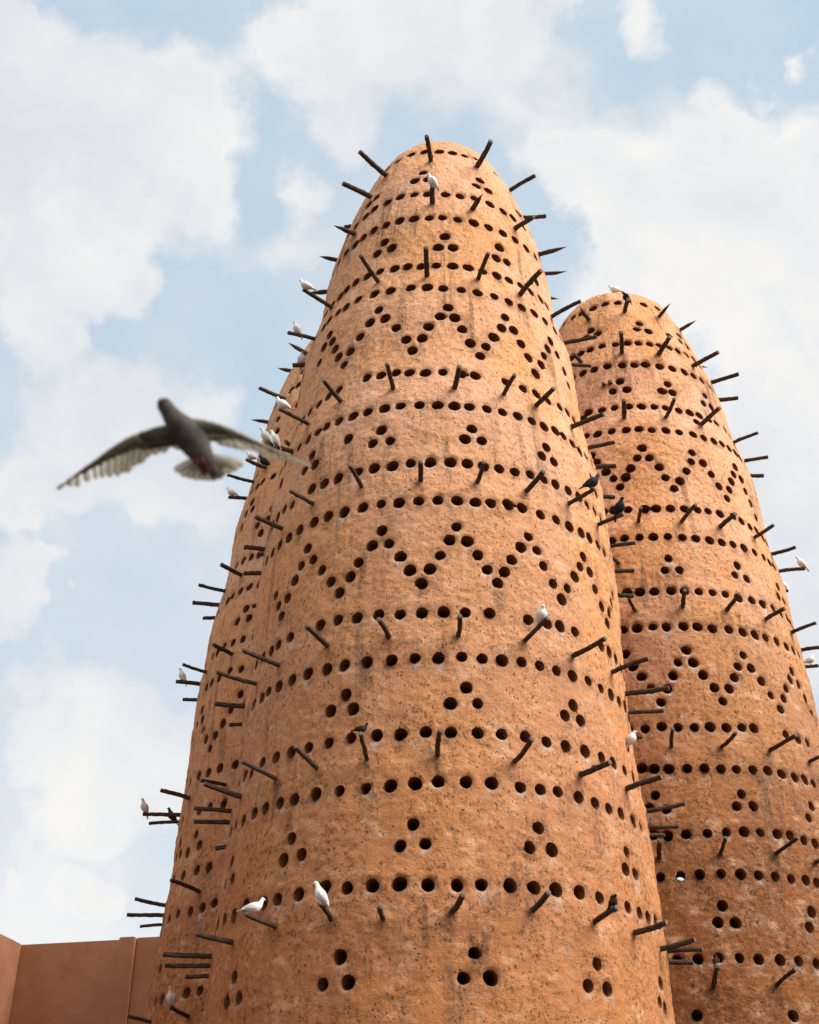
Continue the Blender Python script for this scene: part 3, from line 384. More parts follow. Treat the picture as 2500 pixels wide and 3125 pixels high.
def build_tower(tw, labels):
    T = tw.T; rnd = tw.rnd
    root = empty('pigeon_tower', tw.base, label=labels, category='tower', group='conical clay pigeon towers')
    vis, hid = holes_for(tw); allh = []
    for i, (th, z) in enumerate(vis+hid): allh.append([th, z, .0615+.007*min(1, max(0, (z-6)/8))+rnd.uniform(-.0075, .0075), i < len(vis)])
    rim = [[rnd.uniform(-1, 1) for _ in range(6)] for _ in allh]
    # grid
    cam_th = math.degrees(math.atan2(CAM.x-tw.base.x, -(CAM.y-tw.base.y)))
    n1, n2 = 400, 210
    a = np.concatenate([np.linspace(-90, 90, n1, endpoint=False), np.linspace(90, 270, n2, endpoint=False)])+cam_th
    A = np.radians(a); na = len(a)
    s0 = float(np.interp(3.3, tw.Z, tw.S)); top = tw.S[-1]-.02
    sarr = np.concatenate([np.linspace(0, s0, 60, endpoint=False), np.arange(s0, top, .0185), [top]]); ns = len(sarr)
    Zs = np.interp(sarr, tw.S, tw.Z); Qs = np.interp(sarr, tw.S, tw.Q)
    dZ = np.gradient(Zs, sarr); dQ = np.gradient(Qs, sarr)
    TH, SS = np.meshgrid(A, sarr); Rr = np.repeat(Qs[:, None], na, 1)
    depth = np.zeros_like(TH); kill = np.zeros(TH.shape, bool)
    # plaster relief
    f = TH/(2*math.pi)
    rel = .030*lat_noise(f*9, SS*.6, 9, tw.seed)+.022*lat_noise(f*24, SS*1.9, 24, tw.seed+1)+.014*lat_noise(f*70, SS*5.5, 70, tw.seed+2)+.011*lat_noise(f*190, SS*17, 190, tw.seed+3)+.008*lat_noise(f*430, SS*36, 430, tw.seed+4)
    rel *= np.clip((tw.S[-1]-SS)/.6, .15, 1)
    wear = np.zeros(TH.shape+(2,))
    TH2 = TH.copy(); SS2 = SS.copy()
    cellu = None
    inside_idx = []
    dead = np.zeros((ns-1, na), bool)
    amod = np.mod(a+180, 360)-180
    def window(th, s, wu, ws0, ws1, R0):
        j = np.nonzero(np.abs(np.mod(a-th+180, 360)-180) < math.degrees(wu/max(R0, .3)))[0]
        i0, i1 = np.searchsorted(sarr, (s-ws0, s+ws1)); return np.arange(i0, i1), j
    for (th, z, hr, v), rj in zip(allh, rim):
        s = tw.arc(z); R0 = float(tw.r(z)); I, J = window(th, s, .42, .75, .2, R0)
        if not len(J) or not len(I): continue
        G = np.ix_(I, J)
        cz = max(.42, float(np.interp(s, sarr, dZ))); du = np.radians(np.mod(np.degrees(TH[G])-th+180, 360)-180)*R0; dv = SS[G]-s
        d = np.hypot(du, dv*cz); an = np.arctan2(dv*cz, du)
        hr2 = hr*(1+.07*rj[0]*np.cos(2*an+rj[1]*3)+.05*rj[2]*np.cos(3*an+rj[3]*3)+.035*rj[4]*np.cos(5*an+rj[5]*3))
        depth[G] = np.maximum(depth[G], .010*np.clip(1-(d-hr2)/.022, 0, 1)**1.5)
        # stains that hang below the opening
        k = np.clip(1.25-np.abs(du)/(hr*1.2), 0, 1)*np.clip((-dv-hr*.6)/.03, 0, 1)*np.clip(1-(-dv-hr)/(.05+.14*rj[2]**2), 0, 1)
        wear[G+(1,)] = np.maximum(wear[G+(1,)], k*max(0, rj[0]+.55)); wear[G+(0,)] = np.maximum(wear[G+(0,)], k*max(0, .25-rj[0]))
        rg = np.clip(1-(d-hr)/(.07+.05*abs(rj[4])), 0, 1)*np.clip(1.3-dv/.12, .2, 1)*(d > hr); wear[G+(0,)] = np.maximum(wear[G+(0,)], rg*(.16+.30*abs(rj[5])))
        # faces to remove
        ii = I[:-1]; jj = J
        cu = du[:-1, :]; cdv = dv[:-1, :]
        dn = np.roll(np.arange(na), -1)[J]
        du_n = np.radians(np.mod(a[dn]-th+180, 360)-180)*R0
        fu = (du[:-1, :]+du_n[None, :])/2; fv = (dv[:-1, :]+dv[1:, :])/2
        fd = np.hypot(fu, fv*cz)
        kl = fd < hr*1.0
        dead[np.ix_(ii, jj)] |= kl
        inside_idx.append((I, J, du, dv, d, hr2, R0, th, s))
    # perch stains
    pl = []
    for p in T['perch']: pl.append((p[0], p[1], Vector(p[2:5])))
    for th, z, ln in T['back']: pl.append((th, z, tw.radial(th)*ln))
    for th, z, vec in pl:
        s = tw.arc(z); R0 = float(tw.r(z)); I, J = window(th, s, .3, .7, .15, R0)
        if not len(J): continue
        G = np.ix_(I, J); du = np.radians(np.mod(np.degrees(TH[G])-th+180, 360)-180)*R0; dv = SS[G]-s
        q = rnd.uniform(.4, 1.)
        k = np.exp(-(du/.05)**2)*np.clip((.06-dv)/.05, 0, 1)*np.clip(1+dv/rnd.uniform(.25, .65), 0, 1)*q
        wear[G+(0,)] = np.maximum(wear[G+(0,)], k)
        rel[G] += .018*np.exp(-(du**2+dv**2)/.05**2)                       # clay packed round the stick
    if tw.key == 'R':                                      # the sky seen through one opening leaves by a broken hole at the back
        th0, z0 = T['holes']['r13'][1]; c0 = tw.pt(th0, z0-.018, -.02); dd = (c0-CAM).normalized(); t = 1.5
        while t < 8:
            q = c0+dd*t
            if math.hypot(q.x-tw.axx(q.z), q.y-T['ax'][1]) > float(tw.r(q.z)): break
            t += .01
        the = math.degrees(math.atan2(q.x-tw.axx(q.z), -(q.y-T['ax'][1]))); se = tw.arc(q.z)
        dead |= (np.hypot(np.radians(np.mod(np.degrees(TH[:-1])-the+180, 360)-180)*float(tw.r(q.z)), SS[:-1]-se) < .17)
        tw.exit = (the, q.z)
    # vertex states
    vd = np.zeros((ns, na), int); vk = np.zeros((ns, na), int)
    for di in (0, 1):
        for dj in (0, 1):
            x = np.zeros((ns, na), int); dd = np.roll(dead, dj, axis=1).astype(int); x[di:di+ns-1] = dd; vd += x
            x = np.zeros((ns, na), int); x[di:di+ns-1] = 1-dd; vk += x
    bnd = (vd > 0) & (vk > 0)
    for (I, J, du, dv, d, hr2, R0, th, s) in inside_idx:
        G = np.ix_(I, J); near = (d < hr2+.03)
        b_ = bnd[G] & near; inn = near & (d < hr2) & (vk[G] > 0)
        mv = b_ | inn; dd = np.maximum(d, 1e-4); sc = np.where(mv, hr2/dd, 1.)
        TH2[G] = np.where(mv, np.radians(th)+du*sc/R0 + (TH[G]-np.radians(th)-du/R0), TH2[G]); SS2[G] = np.where(mv, s+dv*sc, SS2[G])
        depth[G] = np.where(mv, .010, depth[G])
    Zf = np.interp(SS2, sarr, Zs); Qf = np.interp(SS2, sarr, Qs); nz = np.interp(SS2, sarr, -dQ); nr = np.interp(SS2, sarr, dZ)
    off = rel*(1-np.clip(depth/.010, 0, 1)*.7)-depth
    Rf = Qf+off*nr; Zo = Zf+off*nz
    hh = Zo-1.6; axx = T['ax'][0]+T['ax'][2]*hh+T['ax'][3]*hh*hh
    X = axx+np.sin(TH2)*Rf-tw.base.x; Y = T['ax'][1]-np.cos(TH2)*Rf-tw.base.y
    co = np.stack([X, Y, Zo], -1).reshape(-1, 3)
    co = np.concatenate([co, [[T['ax'][0]+T['ax'][2]*13.6+T['ax'][3]*185-tw.base.x, 0, tw.Z[-1]]]])
    idx = np.arange(ns*na).reshape(ns, na); nx = np.roll(idx, -1, axis=1)
    keep = ~dead
    quads = np.stack([idx[:-1], nx[:-1], nx[1:], idx[1:]], -1)[keep]
    tri = np.stack([idx[-1], nx[-1], np.full(na, ns*na)], -1)
    me = bpy.data.meshes.new('wall'); nv = len(co); nq = len(quads); ntri = len(tri)
    me.vertices.add(nv); me.vertices.foreach_set('co', co.astype(np.float32).ravel())
    me.loops.add(nq*4+ntri*3); li = np.concatenate([quads.ravel(), tri.ravel()]).astype(np.int32); me.loops.foreach_set('vertex_index', li)
    me.polygons.add(nq+ntri); me.polygons.foreach_set('loop_start', np.concatenate([np.arange(nq)*4, nq*4+np.arange(ntri)*3]).astype(np.int32))
    me.polygons.foreach_set('use_smooth', np.ones(nq+ntri, bool))
    me.update(calc_edges=True)
    uu = np.repeat((np.mod(a-cam_th+90, 360)*R_(1)*2.1)[None, :], ns, 0)+tw.seed*13.7; uvv = np.stack([uu, SS2], -1).reshape(-1, 2)
    uvv = np.concatenate([uvv, [[tw.seed*13.7, SS2[-1, 0]]]]); luv = uvv[li]
    # seam at the back
    q = luv[:nq*4].reshape(nq, 4, 2); seam = (q[:, :, 0].max(1)-q[:, :, 0].min(1)) > 6; qq = q[seam]; qq[:, :, 0] = np.where(qq[:, :, 0] < qq[:, :, 0].max(1, keepdims=True)-6, qq[:, :, 0]+2*math.pi*2.1, qq[:, :, 0]); q[seam] = qq
    luv[:nq*4] = q.reshape(-1, 2)
    uvl = me.uv_layers.new(name='surface'); uvl.data.foreach_set('uv', luv.astype(np.float32).ravel())
    ca = me.color_attributes.new('wear', 'FLOAT_COLOR', 'POINT'); cw = np.zeros((nv, 4), np.float32); cw[:-1, 0] = wear[..., 0].ravel(); cw[:-1, 1] = wear[..., 1].ravel(); cw[:, 3] = 1; cw[:, 2] = {'M': .15, 'R': 1., 'L': .35}[tw.key]  # blue: how much foot dirt and painted shade each tower gets
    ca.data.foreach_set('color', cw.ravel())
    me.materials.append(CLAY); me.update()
    wall = bpy.data.objects.new('wall', me); SC.collection.objects.link(wall); wall.parent = root
    # hole linings: straight clay pipes running level into the wall
    def lining(mb, th, z, hr, L=.42, n=20, openend=False):
        s = tw.arc(z); rad = tw.radial(th); nrm = tw.normal(th, z); c = tw.pt(th, z)
        tan = Vector((0, 0, 1)).cross(rad).normalized(); up = nrm.cross(tan).normalized()/max(.42, nrm.dot(rad))
        if up.z < 0: up = -up
        rings = []
        for dep in (.009, .05, .12, .2, L):
            rings.append([c-nrm*.009-rad*(dep-.009)+tan*math.cos(2*math.pi*k/n)*(hr+.001)+up*math.sin(2*math.pi*k/n)*(hr+.001)-tw.base for k in range(n)])
        if math.cos(0) and (rings[0][1]-rings[0][0]).cross(rings[1][0]-rings[0][0]).dot(rad) is None: pass
        mb.loft(rings, 0, False, not openend)
    def size_in_photo(h):
        p = tw.pt(h[0], h[1]); d = p-CAM; n = tw.normal(h[0], h[1]); return h[2]/d.length*max(0, -n.dot(d.normalized()))
    vish = [h for h in allh if h[3]]; vish.sort(key=size_in_photo, reverse=True)
    if tw.key == 'R': allh = [h for h in allh if h[3] or abs((h[0]-tw.exit[0]+180) % 360-180)*R_(1)*2.2 > .5 or abs(h[1]-tw.exit[1]) > .5]
    single = vish[:100]; rest = vish[100:]+[h for h in allh if not h[3]]
    thru = None
    if tw.key == 'R':                                      # one opening lets the sky through
        d0 = min(vish, key=lambda h: abs(h[0]-T['holes']['r13'][1][0])+abs(h[1]-T['holes']['r13'][1][1])*50); thru = d0
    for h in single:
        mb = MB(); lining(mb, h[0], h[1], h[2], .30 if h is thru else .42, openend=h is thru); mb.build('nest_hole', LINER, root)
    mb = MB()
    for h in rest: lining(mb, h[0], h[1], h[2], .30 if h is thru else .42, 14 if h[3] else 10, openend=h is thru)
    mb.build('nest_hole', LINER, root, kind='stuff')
    # perches
    for i, (th, z, vec) in enumerate(pl):
        make_perch(tw, root, th, z, vec, pointed=POINTED.get((tw.key, i), False))
    tw.perches = [(tw.pt(th, z), tw.pt(th, z)+vec) for th, z, vec in pl]
    tw.root = root
    return root

def make_perch(tw, root, th, z, vec, pointed=False):
    rnd = tw.rnd; p0 = tw.pt(th, z)-tw.base; rad = tw.radial(th); p1 = p0+vec; p0 = p0-vec.normalized()*.07
    L = (p1-p0).length; ax = (p1-p0).normalized(); r0 = rnd.uniform(.0195, .0265)*(1+.32*min(1, max(0, (z-6)/8))); n = 10
    s1 = ax.cross(Vector((0, 0, 1))).normalized(); s2 = s1.cross(ax)
    bend = [rnd.uniform(-.012, .012), rnd.uniform(-.010, .010)]; kn = [(rnd.uniform(.2, .95), rnd.uniform(.12, .42), rnd.uniform(0, 6.28)) for _ in range(rnd.choice((1, 2, 3)))]
    rings = []; m = 16
    for i in range(m+1):
        t = i/m; b = math.sin(math.pi*t); wob = .0022
        c = Vector((0, 0, 0)); c += s1*(bend[0]*b+rnd.uniform(-wob, wob)); c += s2*(bend[1]*b+rnd.uniform(-wob, wob)); r = r0*(1+.10*(1-t)+rnd.uniform(-.05, .05))
        if pointed and t > .55: r *= max(.06, 1-((t-.55)/.45)**1.4)
        ring = []
        for k in range(n):
            an = 2*math.pi*k/n; e = sum(a_*math.exp(-((t-t0)/.035)**2)*max(0, math.cos(an-ph))**2 for t0, a_, ph in kn) if not pointed else 0
            ring.append(c+s1*math.cos(an)*r*(1+e+rnd.uniform(-.04, .04))+s2*math.sin(an)*r*(1+e+rnd.uniform(-.04, .04))+ax*L*t)
        rings.append(ring)
    mb = MB(); mb.loft(rings, 0, False, False)
    # sawn end
    end = rings[-1]; cc = sum(end, Vector())/n; mb.loft([[cc+(q-cc)*1.0 for q in end], [cc+(q-cc)*.86+ax*.003 for q in end]], 1, False, True)
    q = Matrix((s1, s2, ax)).transposed().to_4x4()            # local Z along the stick so the bark grain follows it
    inv = q.inverted(); mb.v = [inv @ v for v in mb.v]
    o = mb.build('perch', [BARK, CUT], root); o.matrix_local = Matrix.Translation(p0) @ q
    return o
POINTED = {('M', 6): 1, ('M', 8): 1, ('M', 59+2): 1, ('M', 59+3): 1, ('M', 59+4): 1, ('M', 59+5): 1, ('M', 59+6): 1,
           ('R', 0): 1, ('R', 2): 1, ('R', 3): 1, ('R', 32): 1, ('L', 0): 1, ('L', 14): 1, ('L', 15): 1}
MT = Tower('M', TOWERS['M'], 3); RT = Tower('R', TOWERS['R'], 11); LT = Tower('L', TOWERS['L'], 23)
TOWERS['R']['perch'] += [(-13.6, 11.17+1.6-1.6, .01, -.06, .0)] if False else []
build_tower(MT, 'tallest front pigeon tower, nearest the camera, with a white dove near its rounded top')
build_tower(RT, 'pigeon tower on the right, partly hidden behind the front tower, dove on its dome')
build_tower(LT, 'pigeon tower on the left, mostly hidden behind the front tower, doves along its outer perches')

# ------------------------------------------------------------ courtyard walls behind, lower left
def at_height(px, py, z): d = ray(px, py); return CAM+d*((z-CAM.z)/d.z)
WZ = 6.0
m = simple_clay('terracotta_render', (.40, .185, .095), (.49, .235, .13), 1.1)
def wall_block(name, pts, th, label):                      # pts: plan outline of the face, thickness goes behind it
    n = len(pts); vs = []; fs = []
    for p, q in pts: vs += [(p[0], p[1], 0), (p[0], p[1], WZ), (q[0], q[1], WZ), (q[0], q[1], 0)]
    return vs
def prism(name, poly, z0, z1, mt, parent=None, **k):
    n = len(poly); bm = bmesh.new(); vb = [bm.verts.new((*p, z0)) for p in poly]; vt = [bm.verts.new((*p, z1)) for p in poly]
    bm.faces.new(vb[::-1]); bm.faces.new(vt)
    for i in range(n): bm.faces.new((vb[i], vb[(i+1) % n], vt[(i+1) % n], vt[i]))
    bmesh.ops.recalc_face_normals(bm, faces=bm.faces); me = bpy.data.meshes.new(name)
    bmesh.ops.bevel(bm, geom=[e for e in bm.edges], offset=.015, segments=2, affect='EDGES')
    bm.to_mesh(me); bm.free(); me.materials.append(mt); o = bpy.data.objects.new(name, me); SC.collection.objects.link(o)
    if parent: o.parent = parent
    return tag(o, **k)
C = at_height(66.8, 2883, WZ); A0 = at_height(376, 2867, WZ); A1 = at_height(376, 2863.5, WZ+.03); B1 = at_height(416, 2861.3, WZ); E1 = at_height(480, 2857, WZ)
P0 = at_height(0, 2850, WZ)
dirb = (A0-C).normalized(); nb = Vector((dirb.y, -dirb.x, 0)).normalized()      # points toward the courtyard
if nb.y > 0: nb = -nb
far = C+dirb*9.5
bw = empty('boundary_wall', (C.x, C.y, 0), label='long reddish plastered wall with a shallow pier, left of the towers at the bottom', category='wall')
rel = lambda p: (p.x-C.x, p.y-C.y)
prism('wall', [rel(C-dirb*.45), rel(far), rel(far-nb*.5), rel(C-dirb*.45-nb*.5)], 0, WZ, m, bw)
pier0 = C+dirb*((A0-C).length); pier1 = C+dirb*((B1-C).dot(dirb))
prism('pier', [rel(pier0+nb*.16), rel(pier1+nb*.16), rel(pier1+nb*.002), rel(pier0+nb*.002)], 0, WZ+.004, m, bw)
prism('raised_panel', [rel(pier1+nb*.07+dirb*.003), rel(far+nb*.07), rel(far+nb*.003), rel(pier1+nb*.003+dirb*.003)], 0, WZ+.002, m, bw)
dl = (P0-C); dl.z = 0; dl.normalize(); nl = Vector((-dl.y, dl.x, 0));
if nl.x < 0: nl = -nl
C2 = C+dl*.0; fl = C+dl*14
sw = empty('side_wall', (C.x, C.y, 0), label='reddish plastered side wall running toward the camera at the lower left edge', category='wall')
prism('wall', [rel(C2-nl*.0), rel(fl), rel(fl-nl*.5), rel(C2-nl*.5)], 0, WZ+.01, m, sw)
# ------------------------------------------------------------ perched birds
def bird_mesh(kind, pitch, neck=1., head_turn=0., tuck=False):
    """bird facing +X, feet at the origin; pitch tilts the trunk up; returns dict of MBs"""
    p = R_(pitch); small = kind == 'myna'
    leg = .030 if not small else .032
    def T(a, h=0., y=0.):                                     # trunk frame: a forward along the back line, h up from it
        return Vector((a*math.cos(p)-h*math.sin(p), y, a*math.sin(p)+h*math.cos(p)+leg+.047))
    body = MB(); n = 14
    secs = [(-.150, .002, .024, .0035), (-.115, .003, .024, .006), (-.082, .002, .027, .014), (-.058, -.001, .037, .030), (-.025, -.004, .050, .046), (.012, -.006, .057, .055), (.042, -.004, .055, .055), (.066, .001, .045, .046)]
    rings = []
    def ring(c, fx, up, w, h): return [c+Vector((0, 1, 0))*math.cos(2*math.pi*k/n)*w+up*math.sin(2*math.pi*k/n)*h for k in range(n)]
    for a, h, w, hh in secs:
        rings.append(ring(T(a, h), None, Vector((-math.sin(p), 0, math.cos(p))), w, hh))
    nb_ = T(.070, .012)                                        # base of the neck
    lean = .018*neck
    hx = nb_+Vector((lean+.010, 0, (.052 if not tuck else .022)*neck+.006))
    tdir = (hx-nb_).normalized(); tp = tdir.cross(Vector((0, 1, 0))); tp = -tp if tp.x > 0 else tp
    def axis_ring(c, t, w, h):
        u = Vector((0, 1, 0)).cross(t).normalized(); u = u if u.dot(Vector((-math.sin(p), 0, math.cos(p)))) > 0 else -u
        return ring(c, None, u, w, h)
    bx = Vector((math.cos(p), 0, math.sin(p)))
    t1 = (bx+tdir).normalized()
    rings.append(axis_ring(nb_+Vector((.006, 0, .004)), t1, .034, .036))
    rings.append(axis_ring(nb_.lerp(hx, .45), tdir, .0245, .0265))
    rings.append(axis_ring(nb_.lerp(hx, .80), tdir, .0195, .0205))
    ht = R_(head_turn); fd = Vector((math.cos(ht), math.sin(ht), 0)); sd_ = Vector((-math.sin(ht), math.cos(ht), 0))
    hc = hx+fd*.003
    rings.append(axis_ring(hx+tdir*.006, tdir, .0190, .0215)); rings.append(axis_ring(hx+tdir*.015, tdir, .0150, .0165)); rings.append(axis_ring(hx+tdir*.0215, tdir, .005, .006))
    body.loft(rings)
    body.ball(hc+fd*.004, (.0205, .0175, .0175), 10, 7)
    # folded wings: long drops hugging the flanks, tips crossed over the tail
    for sy in (-1, 1):
        wr = []
        for a, h, y, w, hh in ((.055, .006, .050, .004, .012), (.040, .005, .055, .009, .031), (.010, .005, .058, .010, .039), (-.025, .008, .051, .010, .034), (-.060, .012, .037, .008, .024), (-.095, .014, .021, .006, .014), (-.125, .014, .010, .003, .007)):
            c = T(a, h, sy*y); u = Vector((-math.sin(p), 0, math.cos(p)))
            wr.append([c+Vector((0, 1, 0))*math.cos(2*math.pi*k/10)*w+u*math.sin(2*math.pi*k/10)*hh for k in range(10)])
        body.loft(wr)
    # tail feathers: a shallow fan
    for j in (-2, -1, 0, 1, 2):
        y0 = j*.006; y1 = j*.011; q = []
        for a, w in ((-.09, .005), (-.14, .007), (-.178, .006), (-.184, .002)):
            t = (-.09-a)/.094; c = T(a, .001+abs(j)*-.001, y0*(1-t)+y1*t); u = Vector((-math.sin(p), 0, math.cos(p)))
            q.append([c+Vector((0, 1, 0))*math.cos(2*math.pi*k/6)*w+u*math.sin(2*math.pi*k/6)*.0016 for k in range(6)])
        body.loft(q)
    beak = MB(); b0 = hc+fd*.021-Vector((0, 0, .003))
    beak.tube([b0-fd*.004, b0+fd*.006, b0+fd*.012+Vector((0, 0, -.002)), b0+fd*.017+Vector((0, 0, -.005))], [(.0048, .0045), (.004, .0036), (.0028, .0026), .0008], 8)
    if kind != 'myna': beak.ball(b0+fd*.001+Vector((0, 0, .003)), (.004, .0035, .0025), 8, 5)
    eyes = []
    for sy in (-1, 1): e = MB(); e.ball(hc+fd*.010+sd_*sy*.0163+Vector((0, 0, .003)), .0028, 8, 6); eyes.append(e)
    legs = []
    for sy in (-1, 1):
        l = MB(); hip = Vector((.004, sy*.016, leg+.016)); foot = Vector((.002, sy*.014, .003))
        l.tube([hip, hip.lerp(foot, .5)+Vector((-.004, 0, 0)), foot], [.0046, .003, .0026], 7)
        for ang in (-28, 0, 28, 180):
            dd = Vector((math.cos(R_(ang)), math.sin(R_(ang)), 0)); e = .020 if ang != 180 else .012
            l.tube([foot, foot+dd*e*.6+Vector((0, 0, .001)), foot+dd*e+Vector((0, 0, -.007))], [.0024, .0022, .0009], 6)
        legs.append(l)
    return body, beak, eyes, legs
KINDS = {'white': (WHITE, PALEB, PINK, .86), 'cream': (CREAM, HORN, PINK, .88), 'dark': (DARK, HORN, PINK, .95), 'slate': (SLATE, HORN, PINK, .95), 'myna': (BROWN, YELL, YELL, .60), 'sparrow': (BROWN, HORN, HORN, .42)}
protos = {}
def bird(pos, yaw, pitch, kind, label, group=None, cat=None, neck=1., head_turn=0., tuck=False, scale=1., side=0.):
    bm_, bk, lg, sc = KINDS[kind]; key = (kind, pitch, neck, head_turn, tuck)
    cat = cat or {'white': 'dove', 'cream': 'dove', 'dark': 'pigeon', 'slate': 'pigeon', 'myna': 'bird', 'sparrow': 'bird'}[kind]
    name = {'dove': 'white_dove' if kind == 'white' else 'pale_dove', 'pigeon': 'dark_pigeon', 'bird': 'myna' if kind == 'myna' else 'sparrow'}[cat]
    root = empty(name, pos, label=label, category=cat)
    if group: root['group'] = group
    root.rotation_euler = (R_(side), 0, R_(yaw)); root.scale = (sc*scale,)*3
    if key in protos: srcs = protos[key]
    else:
        body, beak, eyes, legs = bird_mesh(kind, pitch, neck, head_turn, tuck)
        srcs = [('body', body, bm_), ('beak', beak, bk)]+[('eye', e, EYE) for e in eyes]+[('leg', l, lg) for l in legs]
        srcs = [(nm, mb, mt) for nm, mb, mt in srcs]; protos[key] = srcs
    for nm, mb, mt in srcs:
        o = mb.build(nm, mt, root)
        if nm == 'body': md = o.modifiers.new('sub', 'SUBSURF'); md.levels = 1; md.render_levels = 1
    if kind == 'myna':                                     # black head, white wing patch
        for ch in root.children:
            if ch.name.startswith('body'):
                ch.data.materials.append(DARK); ch.data.materials.append(WHITE)
                top = max(v.co.z for v in ch.data.vertices); fr = max(v.co.x for v in ch.data.vertices)
                for pg in ch.data.polygons:
                    c = pg.center
                    if c.x > fr-.055 and c.z > top-.062: pg.material_index = 1
                    elif c.x < -.12*math.cos(R_(pitch)): pg.material_index = 2 if c.x < -.168*math.cos(R_(pitch)) else 1
    return root
def on_perch(tw, px, py):
    """nearest perch to a photo point; returns the point on top of that stick nearest the line of sight"""
    d = ray(px, py); best = None
    for a, b_ in tw.perches:
        u = b_-a; w = a-CAM; A = u.dot(u); B = u.dot(d); D = u.dot(w); E = d.dot(w); den = A-B*B
        t = min(max((B*E-D)/den, .12), .98); p = a+u*t; e = (p-CAM-d*(p-CAM).dot(d)).length/(p-CAM).length
        if best is None or e < best[0]: best = (e, p)
    return best[1]+Vector((0, 0, .020+.004*min(1, max(0, (best[1].z-6)/8))))
E11 = lambda x, y: (500+x*.39422, 800+y*.39422); E12 = lambda x, y: (380+x*.39422, 1600+y*.39422)
t1 = lambda x, y: (900+x*.52174, 350+y*.52174); t4 = lambda x, y: (1300+x*.46377, 1800+y*.46377); t5 = lambda x, y: (600+x*.43478, 2400+y*.43478)
t6 = lambda x, y: (1300+x*.46377, 2400+y*.46377); t7 = lambda x, y: (1650+x*.49275, 850+y*.49275); t8 = lambda x, y: (1750+x*.43478, 1600+y*.43478)
t9 = lambda x, y: (1850+x*.37681, 2350+y*.37681); t10 = lambda x, y: (x*.52174, 2600+y*.52174)
GW = 'white doves perched on the towers'; GD = 'dark pigeons perched on the towers'; GM = 'small brown birds on the perches'
B = bird; P = on_perch
B(P(MT, *t1(806, 420)), 205, 52, 'white', 'white dove highest on the front tower, below the top ring of holes', GW)
B(P(MT, *E11(1110, 210)), 182, 30, 'white', 'white dove on the upper left perch against sky, topmost of the left-side doves', GW)
B(P(MT, *E11(1035, 552)), 200, 62, 'white', 'upright white dove on a left perch with its tail hanging below the stick', GW)
B(P(MT, *E11(1065, 800)), 275, 55, 'white', 'hunched white dove facing out on a short perch where left and front towers meet', GW, tuck=True)
B(P(MT, *E11(925, 1140)), 184, 32, 'white', 'white dove facing left on a long thick perch just above the flying pigeon', GW)
B(P(MT, *E11(775, 1395)), 190, 48, 'white', 'left white dove of the pair sharing one perch', GW)
B(P(MT, *E11(860, 1412)), 196, 58, 'white', 'right, taller white dove of the pair sharing one perch', GW)
B(P(LT, *E11(680, 1540)), 170, 30, 'white', 'white dove half hidden behind the wing of the flying pigeon', GW)
B(P(LT, *E11(792, 1590)), 178, 38, 'slate', 'slate grey pigeon on the left, next to the wing tip of the flying pigeon', GD)
B(P(LT, *E11(525, 1822)), 180, 28, 'white', 'white dove on a thin perch against sky, right below the tail of the flying pigeon', GW)
B(P(LT, *E12(445, 1225)), 205, 62, 'white', 'small pale dove upright on a perch halfway up the left tower, against sky', GW)
B(P(LT, 428, 2481), 222, 62, 'cream', 'beige dove on the long bare perch at lower left, against sky', GW)
B(P(LT, *t10(995, 910)), 250, 60, 'cream', 'pale dove on the lowest left perch, just above the bottom edge', GW)
B(P(MT, *t5(400, 905)), 5, 14, 'white', 'large white dove in profile facing right, lower left of the front tower', GW, scale=.95)
B(P(MT, *t5(876, 832)), 196, 54, 'white', 'large white dove with raised head on a short stub, lower front tower', GW, scale=.95)
B(P(MT, *t4(755, 215)), 285, 42, 'white', 'white dove preening with lowered head on a thick perch, middle of the front tower', GW, tuck=True, head_turn=-70, scale=1.0)
B(MT.pt(66, 6.08, .03), 330, 55, 'white', 'white dove at the right edge of the front tower beside a stubby perch end', GW, tuck=True, scale=.9)
B(P(RT, *t8(1610, 312)), 188, 52, 'white', 'white dove facing left at the tip of a perch on the far right', GW)
B(P(RT, *t8(1490, 465)), 110, 50, 'white', 'white dove mostly hidden behind the right edge of the right tower', GW)
B(P(RT, *t8(1665, 990)), 4, 30, 'cream', 'sleeping pale dove with tucked head at the right edge of the picture', GW, tuck=True)
def over_dome(tw, px, py):                                     # far lip of a dome under a photo point
    best = None
    for z in np.linspace(13.5, float(tw.Z[-1])-.004, 260):
        for th in range(-180, 180, 2):
            p = tw.pt(th, z); d = p-CAM; x = 1250+FPX*d.dot(_r)/d.dot(_f); y = 1562.5-FPX*d.dot(_u)/d.dot(_f)
            if abs(x-px) < 7 and (best is None or y < best[0]): best = (y, p)
    return best[1]
topR = over_dome(RT, *t7(452, 82))
B(topR, 184, 16, 'white', 'white dove standing on the dome of the right tower', GW)
B(P(RT, *t7(538, 150)), 160, 66, 'dark', 'black pigeon on the topmost perch of the right tower', GD)
B(P(MT, *t7(315, 1305)), 8, 32, 'slate', 'dark grey pigeon facing right on a perch at the right of the front tower', GD)
B(P(MT, *t7(495, 1475)), 330, 66, 'dark', 'black pigeon sitting upright on a perch where front and right towers meet', GD)
B(P(RT, *t7(797, 370)), 190, 20, 'sparrow', 'tiny brown sparrow on a perch tip near the top of the right tower', GM)
B(P(MT, 1101, 2246), -8, 12, 'myna', 'brown myna with black head on a perch in front of a hole, lower front tower', GM, scale=.95)
B(P(MT, *t6(1225, 800)), 300, 30, 'myna', 'brown myna on a perch at the lower right of the front tower', GM, scale=.9, head_turn=40)
B(P(RT, *t9(890, 1600)), 60, 45, 'myna', 'myna on a perch low on the right tower, in shade', GM, scale=.95)
B(P(LT, 523, 2545), 200, 50, 'myna', 'dark bird at the shaded left edge of the left tower, below a thin perch', GM, scale=1.5)

